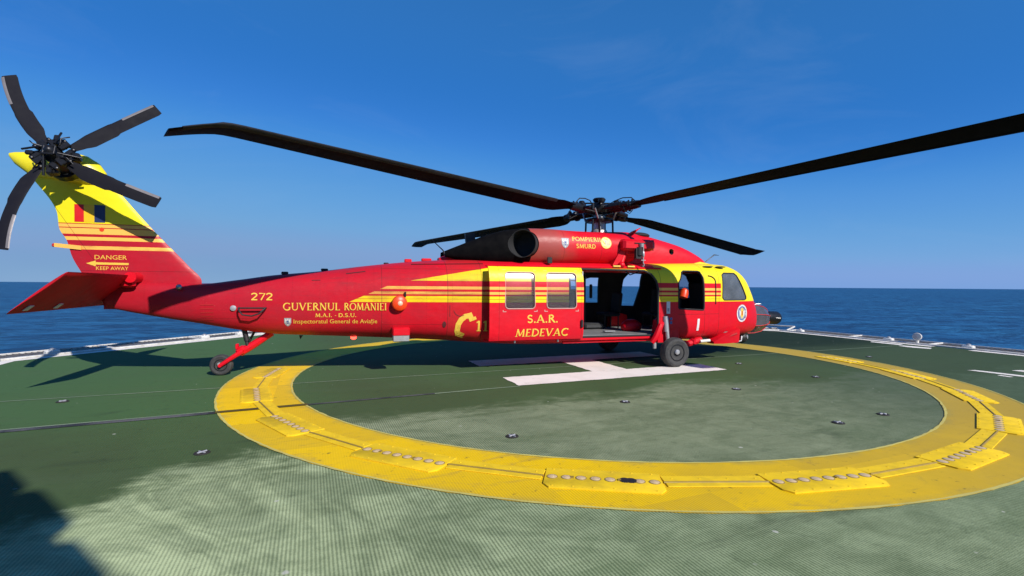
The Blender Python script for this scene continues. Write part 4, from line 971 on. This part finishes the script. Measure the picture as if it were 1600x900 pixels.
MB().tube([(2.1, -.50, 2.20), (2.4, -.48, 2.225), (2.75, -.45, 2.20)], [.02, .045, .02]).build('roof_fairing', worn('yellow fairing', YEL, .4, amt=.15), heli)
MB().prism([(-6.35, .70), (-6.28, .70), (-6.33, .62)], 'y', -.01, .01).build('blade_antenna', M_BLK, heli)
# eyebrow louvres on the cockpit roof
for x in (2.25, 2.6): MB().ell((x, -.93, 2.135), (.14, .05, .018)).build('roof_louvre', M_DKST, heli)

# ------------ nose: clear dome, sensor barrel, turret ball
nd = MB().lathe((4.10, -.02, .90), (1, 0, -.02), [(.41, -.02), (.405, .18), (.36, .42), (.28, .58), (.18, .68)], 9).build('nose_cone', M_SMK, heli, 10)
for q in range(9):
    b = R(q*40+20)
    u_ = Vector((1, 0, -.02)).normalized().orthogonal().normalized(); w_ = Vector((1, 0, -.02)).normalized().cross(u_); a_ = 2*math.pi*q/9
    MB().tube([Vector((4.10, -.02, .90))+Vector((1, 0, -.02)).normalized()*dx+(u_*math.cos(a_)+w_*math.sin(a_))*rr for rr, dx in ((.415, -.02), (.41, .18), (.365, .42), (.285, .58), (.185, .68))], .010).build('nose_rib', M_DRED, nd)
MB().lathe((4.11, -.02, .90), (1, 0, -.02), [(.30, 0), (.26, .3), (.14, .6)], 20).build('nose_equipment', M_DKST, nd)
br = MB().lathe((4.74, -.05, .90), (1, -.05, -.03), [(.12, 0), (.17, .03), (.17, .36), (.14, .42), (.05, .44)], 26).build('sensor_barrel', M_DKST, heli)
MB().tube([(4.95, -.22, .90), (5.08, -.24, .888)], .012).build('pitot_tube', M_WHT, br)
tb = MB().cyl((4.0, -.05, .60), (4.0, -.05, .48), .11).build('turret_mount', M_DKST, heli)
MB().ell((4.0, -.05, .41), (.16, .16, .15), 24, 14).build('turret_ball', M_BLK, tb)
MB().lathe((4.06, -.18, .43), (.5, -.85, .1), [(.05, 0), (.05, .025), (.02, .03)], 14).build('turret_lens', M_ALU, tb)
MB().tube([(3.98, -.42, 1.20), (4.08, -.46, 1.27), (4.22, -.47, 1.27)], .012).build('pitot_tube', M_STEEL, heli)
# lower right fairing with landing lamp behind the wheel
fr = MB(); 
fr.loft([[(2.36, -.80, .40), (2.36, -1.02, .40), (2.36, -1.03, .44), (2.36, -.80, .52)], [(2.58, -.75, .40), (2.58, -1.06, .40), (2.58, -1.10, .60), (2.58, -.8, .64)], [(3.02, -.7, .41), (3.02, -1.02, .41), (3.02, -1.06, .735), (3.02, -.75, .75)], [(3.08, -.70, .42), (3.08, -1.0, .43), (3.08, -1.03, .71), (3.08, -.75, .72)]])
fr.build('chin_fairing', M_RED, heli)
MB().box((2.86, -1.055, .60), (.24, .02, .05), Matrix.Rotation(R(-14), 3, 'Y'), bev=.008).build('step_slot', M_DRED, heli)
MB().tube([(3.04, -.98, .42), (3.18, -.95, .44), (3.22, -.92, .54)], .02).build('tow_ring', M_ALU, heli)

# ------------ undercarriage
def wheel(name, c, r, w, parent):
    t = empty(name, c); t.parent = parent
    k = r/.33
    prof = [(r*.55, -w*.42), (r*.80, -w*.5), (r*.93, -w*.42), (r*.995, -w*.22)]
    pr = list(prof)
    for g in (-.12, 0, .12): pr += [(r, w*(g-.05)), (r*.975, w*(g-.035)), (r*.975, w*(g-.02)), (r, w*(g-.005))]
    pr += [(r*.995, w*.22), (r*.93, w*.42), (r*.80, w*.5), (r*.55, w*.42)]
    pr = [(a_, b_*-1) for a_, b_ in pr]; pr.sort(key=lambda q: 0)
    MB().lathe((0, 0, 0), (0, 1, 0), pr, 40).build('tyre', M_RUB, t)
    hub_ = MB().lathe((0, -w*.40, 0), (0, 1, 0), [(r*.56, 0), (r*.58, -.01*k), (r*.50, -.012*k), (r*.44, .05*k), (r*.20, .05*k), (r*.19, -.03*k), (r*.10, -.035*k), (.001, -.036*k)], 32, cap=False)
    for i in range(8): a_ = 2*math.pi*i/8; hub_.lathe((r*.36*math.cos(a_), -w*.40+.05*k, r*.36*math.sin(a_)), (0, -1, 0), [(.014*k, 0), (.014*k, .012*k), (.006*k, .016*k)], 8)
    hub_.build('rim', M_DKST, t)
    MB().lathe((-.02, -w*.42, .02), (0, -1, 0), [(r*.17, 0), (r*.17, .045*k), (r*.12, .06*k), (.001, .062*k)], 20).build('hub_cap', M_ALU, t)
    return t
for sg in (-1, 1):
    w_ = wheel('main_wheel', (1.04, sg*1.41, .308), .308, .235, heli)
    if sg > 0: w_.rotation_euler.z = math.pi
    st = MB().cyl((.98, sg*1.20, .92), (1.02, sg*1.24, .34), .045, .04).cyl((.97, sg*1.18, 1.05), (.985, sg*1.20, .72), .06).build('shock_strut', M_ALU, heli)
    mb = MB().cyl((1.03, sg*1.40, .33), (1.03, sg*1.08, .33), .05); mb.tube([(1.03, sg*1.13, .33), (1.5, sg*1.08, .40), (2.02, sg*.98, .50)], [.075, .065, .08])
    mb.box((1.55, sg*1.07, .44), (.14, .14, .12), bev=.03).box((1.78, sg*1.04, .47), (.10, .16, .15), bev=.03)
    db = mb.build('drag_beam', M_RED, heli); MB().cyl((1.95, sg*1.07, .475), (2.22, sg*1.05, .485), .032).build('brake_line', M_WHT, db)
    MB().tube([(.62, sg*1.22, .50), (.70, sg*1.25, .62), (.83, sg*1.22, .86), (.93, sg*1.16, .92)], [.05, .07, .06, .03]).build('strut_fairing', M_RED, heli)
    MB().prism([(.80, .49), (1.35, .49), (1.28, .95), (.98, 1.02), (.86, .95)], 'y', sg*.9, sg*1.165).build('wheel_fairing', M_RED, heli)
    MB().box((.70, sg*1.20, .43), (.06, .06, .13), bev=.01).build('jack_pad', M_ALU, heli)
tw = wheel('tail_wheel', (-7.66, -.0, .19), .19, .15, heli)
ta = MB(); 
for y in (-.10, .10): ta.tube([(-7.66, y, .19), (-7.42, y*1.05, .36), (-7.3, y*.8, .44)], [.035, .04, .05])
ta.tube([(-7.36, 0, .40), (-7.15, 0, .53), (-6.82, 0, .76)], [.075, .07, .06]); ta.box((-7.34, 0, .455), (.16, .20, .12), Matrix.Rotation(R(-35), 3, 'Y'), bev=.03).box((-7.40, -.02, .52), (.05, .10, .10), bev=.01)
ta.cyl((-7.66, -.13, .19), (-7.66, .13, .19), .03).build('tail_gear_arm', M_RED, heli)
MB().cyl((-7.22, -.03, .50), (-7.30, -.02, .85), .028).cyl((-7.26, .05, .5), (-7.12, .05, .80), .022).cyl((-7.24, -.03, .62), (-7.29, -.03, .86), .045).build('tail_shock_strut', M_BLK, heli)

# ------------ tail fin
def airfoil(n=12, t_=1.0):
    """closed outline, chord 0..1 (0 leading), half thickness +-"""
    up = []
    for i in range(n+1):
        x = (1-math.cos(math.pi*i/n))/2; up.append((x, 2.6*t_*(.2969*math.sqrt(x)-.126*x-.3516*x*x+.2843*x**3-.1015*x**4)))
    return up+[(x, -y) for x, y in reversed(up[1:-1])]
LE = [(1.20, -8.2), (1.45, -8.03), (1.71, -7.98), (2.0, -8.20), (2.49, -8.63), (2.97, -9.02), (3.5, -9.41), (3.64, -9.49), (3.75, -9.56)]
TE = [(1.20, -9.46), (1.24, -9.45), (1.85, -9.77), (2.12, -9.90), (2.38, -9.97), (2.60, -10.08), (2.80, -10.10), (2.86, -10.11), (3.49, -10.50), (3.70, -10.63), (3.75, -10.66)]
rings = []
for i in range(61):
    z = 1.22+(3.74-1.22)*i/60
    xl = pchip(LE, z)[0]; xt = pchip(TE, z)[0]; ch = xl-xt; th = (.15 if z < 2.2 else .15-.02*(z-2.2))
    rings.append([(xl-a_*ch, b_*th*1.0, z) for a_, b_ in airfoil(12)])
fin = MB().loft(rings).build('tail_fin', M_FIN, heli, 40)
# rounded gearbox head on top of the fin
gh = MB().loft([[(x, y*w, zc+z*h) for y, z in [(math.cos(2*math.pi*j/24), math.sin(2*math.pi*j/24)) for j in range(24)]] for x, w, zc, h in ((-10.74, .02, 3.76, .03), (-10.66, .07, 3.71, .10), (-10.45, .13, 3.63, .20), (-10.1, .17, 3.62, .235), (-9.85, .18, 3.61, .255), (-9.68, .17, 3.58, .24), (-9.52, .12, 3.52, .19), (-9.42, .05, 3.47, .09))])
gh.build('gearbox_fairing', worn('fin head yellow', (.78, .66, .012, 1), .4, amt=.12), fin)
MB().loft([[(-9.76, -.03, 2.30), (-9.76, .03, 2.30), (-9.76, .03, 2.23), (-9.76, -.03, 2.23)], [(-10.13, -.035, 2.335), (-10.13, .035, 2.335), (-10.13, .035, 2.27), (-10.13, -.035, 2.27)]]).build('tail_lamp_boom', worn('cream boom', CRM, .45, amt=.2), fin)
MB().box((-10.15, 0, 2.30), (.04, .05, .06), bev=.01).build('tail_lamp', M_DRED, fin)
tree = bvh_of([fin]); a = Art()
a.poly([(-9.86, 2.705), (-9.725, 2.705), (-9.725, 3.0), (-9.86, 3.0)], 0); a.poly([(-9.725, 2.705), (-9.575, 2.705), (-9.575, 3.0), (-9.725, 3.0)], 1); a.poly([(-9.575, 2.705), (-9.42, 2.705), (-9.42, 3.0), (-9.575, 3.0)], 2)
a.build('national_flag', [worn('flag red', (.62, .01, .012, 1), .45, amt=.1), worn('flag gold', (.85, .50, .01, 1), .45, amt=.1), worn('flag navy', (.02, .03, .10, 1), .45, amt=.1)], fin, tree)
a = Art(); a.poly([(-9.70, 2.005), (-9.56, 2.055), (-9.56, 2.025), (-9.08, 2.02), (-9.08, 1.985), (-9.56, 1.985), (-9.56, 1.955)], 0); a.build('arrow_mark', M_YTX, fin, tree)
font_art('DANGER', -9.575, 2.075, .47, .075, 'lettering', M_YTX, fin, tree); font_art('KEEP AWAY', -9.555, 1.895, .47, .06, 'lettering', M_YTX, fin, tree)
a = Art(); a.ellipse(-9.47, 2.585, .035, .035); a.build('cap_mark', M_ORG, fin, tree)
# ------------ stabilator
rings = []
for i, (y, ch, th) in enumerate(((-2.20, .78, .05), (-2.185, .86, .085), (-1.2, .85, .09), (-.15, .82, .11), (.15, .82, .11), (1.2, .85, .09), (2.185, .86, .085), (2.20, .78, .05))):
    d = Vector((-.76, 0, -.65)).normalized(); nn = Vector((.65, 0, -.76)).normalized(); le = Vector((-8.96, y, 1.82))
    rings.append([tuple(le+d*(a_*ch+(.86-ch)*.5)+nn*b_*th*1.0) for a_, b_ in airfoil(10)])
stb = MB().loft(rings).build('stabilator', worn('shade darkened red paint', (.50, .004, .014, 1), .5, amt=.4, dark=(.25, .01, .015, 1), scale=2, spec=.25), heli, 40)  # red darkened all over to put the underside's shade into the colour
for y in (-1.95, -1.25): MB().box((-9.50, y, 1.33), (.10, .10, .012), Matrix.Rotation(R(-40), 3, 'Y')).build('drain_plate', M_WTX, stb)
MB().cyl((-8.95, -.34, 1.77), (-8.95, .34, 1.77), .09).box((-9.02, -.22, 1.70), (.22, .10, .20), bev=.03).build('pivot_fitting', M_RED, stb)
MB().lathe((-8.27, -.22, 1.60), (.2, -1, .35), [(.05, 0), (.045, .06), (.02, .08)], 12).build('formation_lamp', M_STEEL, heli)

# ------------ tail rotor (canted 20 degrees)
TH = Vector((-9.908, -.50, 3.695)); cc = R(20); tn = Vector((0, -math.cos(cc), math.sin(cc))); tu = Vector((0, math.sin(cc), math.cos(cc))); txx = Vector((1, 0, 0))
def tpt(r, deg, out=0.): return TH+txx*(r*math.cos(R(deg)))+tu*(r*math.sin(R(deg)))+tn*out
th = MB().cyl(TH-tn*.36, TH-tn*.02, .16, .11).cyl(TH-tn*.42, TH-tn*.30, .22).lathe(TH, tn, [(.08, -.06), (.13, -.05), (.13, .02), (.09, .05), (.06, .12), (.04, .14)], 24).build('tail_rotor_hub', M_DKST, heli)
mb = MB()
for q in range(4):
    b = 45+90*q
    mb.box(tpt(.20, b, .07), (.15, .05, .10), Matrix((txx, -tn, tu)).transposed() @ Matrix.Rotation(-R(b), 3, 'Y'), bev=.01)
    mb.cyl(tpt(.13, b+22, .16), tpt(.40, b+38, .05), .016); mb.cyl(tpt(.10, b, .16), tpt(.10, b+90, .16), .02)
    mb.box(tpt(.30, b+45, .04), (.10, .05, .07), Matrix((txx, -tn, tu)).transposed() @ Matrix.Rotation(-R(b+45), 3, 'Y'), bev=.01)
    mb.tube([tpt(.16, b+10, .1), tpt(.26, b+20, .14), tpt(.36, b+14, .08)], .010)
mb.lathe(TH, tn, [(.07, .13), (.08, .16), (.05, .20), (.02, .22)], 16); mb.build('pitch_linkage', M_DKST, th)
mb = MB()
for q in range(4): mb.box(tpt(.24, 0+90*q, -.05), (.17, .12, .15), Matrix((txx, -tn, tu)).transposed() @ Matrix.Rotation(-R(17+90*q), 3, 'Y'), bev=.02); mb.cyl(tpt(.30, 45+90*q, -.12), tpt(.2, 70+90*q, .1), .022)
for q in range(8): mb.box(tpt(.21, 45*q+12, .03), (.13, .06, .09), Matrix((txx, -tn, tu)).transposed() @ Matrix.Rotation(-R(45*q+50), 3, 'Y'), bev=.015); mb.lathe(tpt(.27, 45*q+20, .02), tn, [(.028, 0), (.028, .05), (.012, .06)], 8)
mb.build('rotor_cuff', M_DKST, th)
def tail_blade(d0, d1, bend_at=.3):
    """root at azimuth d0, tip at azimuth d1"""
    rings = []
    for i in range(25):
        r = .24+(1.675-.24)*i/24; f = max(0, (r-bend_at)/(1.675-bend_at)); dg = d0+(d1-d0)*f
        ch = .17 if r < .40 else (.17+(r-.40)/.12*.065 if r < .52 else .235)
        if r > .95: ch -= .03
        if r < .38: ch = .12+.05*(r-.24)/.14
        if i == 24: ch *= .9
        e = tpt(1, dg)-TH; tan = tpt(1, dg+90)-TH
        tw = R(12); cv = tan*math.cos(tw)+tn*math.sin(tw); nv = tn*math.cos(tw)-tan*math.sin(tw)
        rings.append([tuple(TH+e*r+cv*((.28-a_)*ch)+nv*b_*(.045 if r < 1.6 else .03)) for a_, b_ in airfoil(8)])
    b = MB().loft(rings).build('tail_rotor_blade', M_TBL, heli, 35)
    # bare metal leading strip at the tip
    rr = []
    for i in range(9):
        r = 1.12+.53*i/8; f = max(0, (r-bend_at)/(1.675-bend_at)); dg = d0+(d1-d0)*f; e = tpt(1, dg)-TH; tan = tpt(1, dg+90)-TH; tw = R(12); cv = tan*math.cos(tw)+tn*math.sin(tw); nv = tn*math.cos(tw)-tan*math.sin(tw)
        rr.append([tuple(TH+e*r+cv*((.285-q[0])*.21)+nv*q[1]) for q in ((-.012, 0), (.05, .011), (.20, .0145), (.20, -.0145), (.05, -.011))])
    MB().loft(rr).build('erosion_strip', M_LEAD, b, 35); return b
tail_blade(134, 121.5); tail_blade(43, 41.5); tail_blade(-27.5, -25); tail_blade(-117, -101)

# ------------ main rotor
HUBZ = 3.447
ms = MB().lathe((0, 0, 2.85), (0, 0, 1), [(.20, 0), (.18, .10), (.135, .14), (.125, .34), (.15, .36), (.15, .42), (.12, .44), (.11, .62)], 24).build('rotor_mast', M_ALU, heli)
MB().lathe((0, 0, 3.13), (0, 0, 1), [(.16, 0), (.30, .01), (.32, .05), (.30, .09), (.16, .10)], 28).build('swashplate', M_DKST, ms)
AZ = (24, 115.6, 205.2, 300)
for q in range(4):
    b = R(q*90+38); c_, s_ = math.cos(b), math.sin(b); MB().cyl((.34*c_, .34*s_, 2.86), (.33*c_, .33*s_, 3.18), .022).build('control_rod', M_DKST, ms)
    b = R(AZ[q]+35); c_, s_ = math.cos(b), math.sin(b); MB().cyl((.31*c_, .31*s_, 3.18), (.40*math.cos(b-.2), .40*math.sin(b-.2), 3.42), .022).build('pitch_link', M_STEEL, ms)
MB().tube([(-.16, -.30, 3.2), (-.10, -.22, 2.9)], .025).build('scissor_link', M_DKST, ms); MB().cyl((-.05, -.14, 2.9), (-.06, -.15, 3.30), .03).build('wiring_conduit', M_ALU, ms)
hb = MB().lathe((0, 0, HUBZ), (0, 0, 1), [(.14, -.14), (.27, -.10), (.30, -.03), (.30, .05), (.22, .09), (.12, .10), (.10, .16), (.13, .17), (.15, .22), (.12, .25), (.04, .26)], 28).build('rotor_hub', M_DKST, heli)
mb = MB()
for q in range(4):
    b = AZ[q]+45; Rm = Matrix.Rotation(R(b), 3, 'Z'); c_ = Rm @ Vector((.24, 0, 0)); mb.box((c_.x, c_.y, HUBZ+.135), (.30, .07, .03), Rm, bev=.01); c_ = Rm @ Vector((.40, 0, 0)); mb.lathe((c_.x, c_.y, HUBZ+.09), (0, 0, 1), [(.06, 0), (.07, .02), (.07, .08), (.05, .10)], 16)
mb.build('vibration_absorber', M_DKST, hb)
def blade(az, z0, slope, droop, tipdrop, p4=0., tw_=2.3):
    Rm = Matrix.Rotation(R(az), 3, 'Z'); rings = []; lead = []
    def zr(r): 
        z = z0+slope*r-droop*(r/8.18)**2
        if r > 7.45: q_ = (r-7.45)/.73; z -= tipdrop*q_*q_*(1.6-.6*q_)
        return z
    rs = [.80, .88, .98, 1.10, 1.22, 1.36, 1.55, 1.75]+[1.75+.29*i for i in range(1, 20)]+[7.4, 7.55, 7.65, 7.75, 7.85, 7.95, 8.05, 8.14, 8.18]
    for r in rs:
        if r < 1.36: f = max(0, min(1, (r-.80)/.56)); f = f*f*(3-2*f); ch = .20+(.53-.20)*f; th = .10-.02*f
        else: ch = .53; th = .080
        le = .13*ch/.53+ (.03 if r < 1.5 else 0)
        tw = R(p4-tw_*(r-4)); swp = 0
        if r > 7.65: swp = -(r-7.65)*.40; ch = .53-(r-7.65)*.20; th = .06
        cx = Rm @ Vector((r, 0, 0)); cv = Rm @ Vector((0, math.cos(tw), 0)); cv.z = math.sin(tw); nv = Rm @ Vector((0, -math.sin(tw), 0)); nv.z = math.cos(tw)
        ctr = Vector((cx.x, cx.y, zr(r)))+cv*swp
        rings.append([tuple(ctr+cv*(le-a_*ch)+nv*b_*th*1.15) for a_, b_ in airfoil(9)])
        if 1.5 < r < 8.1: lead.append([tuple(ctr+cv*(le+.003-a_*.53)+nv*b_) for a_, b_ in ((-.002, 0), (.03, .019*th/.08), (.12, .037*th/.08), (.12, -.037*th/.08), (.03, -.019*th/.08))])
    b = MB().loft(rings).build('main_rotor_blade', M_BLADE, heli, 40); MB().loft(lead).build('erosion_strip', M_EDGE, b, 40)
    # root: spindle, cuff, pitch horn, damper, wiring loops
    zq = lambda r: z0+slope*r
    P = lambda r, t_, dz=0: tuple((Rm @ Vector((r, t_, 0)))+Vector((0, 0, zq(r)+dz)))
    mb = MB().cyl(P(.22, 0), P(.62, 0), .085).lathe(P(.60, 0), Rm @ Vector((1, 0, slope)), [(.085, 0), (.12, .02), (.12, .08), (.095, .10), (.095, .30), (.08, .42)], 18)
    mb.box(P(.62, .16), (.16, .26, .07), Rm, bev=.02); mb.cyl(P(.62, .30, -.06), P(.62, .30, .08), .035); mb.box(P(.80, -.02), (.14, .22, .10), Rm, bev=.02)
    mb.cyl(P(.28, -.22, .02), P(.82, -.17, .03), .045).cyl(P(.40, -.21, .025), P(.66, -.185, .028), .065)
    for k_ in range(5): mb.lathe(P(.46+.1*k_, .02*(k_ % 2)-.04, .10), (0, 0, 1), [(.022, -.03), (.022, .02), (.01, .03)], 8)
    mb.build('blade_cuff', M_DKST, b)
    mb = MB(); mb.tube([P(.30, .05, .12), P(.42, .06, .20), P(.58, .05, .22), P(.78, .06, .19), P(.92, .05, .06)], .012); mb.tube([P(.25, -.10, .08), P(.5, -.14, .15), P(.7, -.10, .10)], .010)
    mb.tube([P(.5, .20, -.02), P(.6, .33, -.10), P(.75, .2, -.06)], .009); mb.build('wiring_loop', M_BLK, b)
    return b
blade(24, 3.40, -.076, 0.0, .04, -8); blade(115.6, 3.37, -.030, 0.03, .06, 11); blade(205.2, 3.375, .039, 0.03, .16, 10); blade(300, 3.385, .080, 0.03, .12, -7.5)
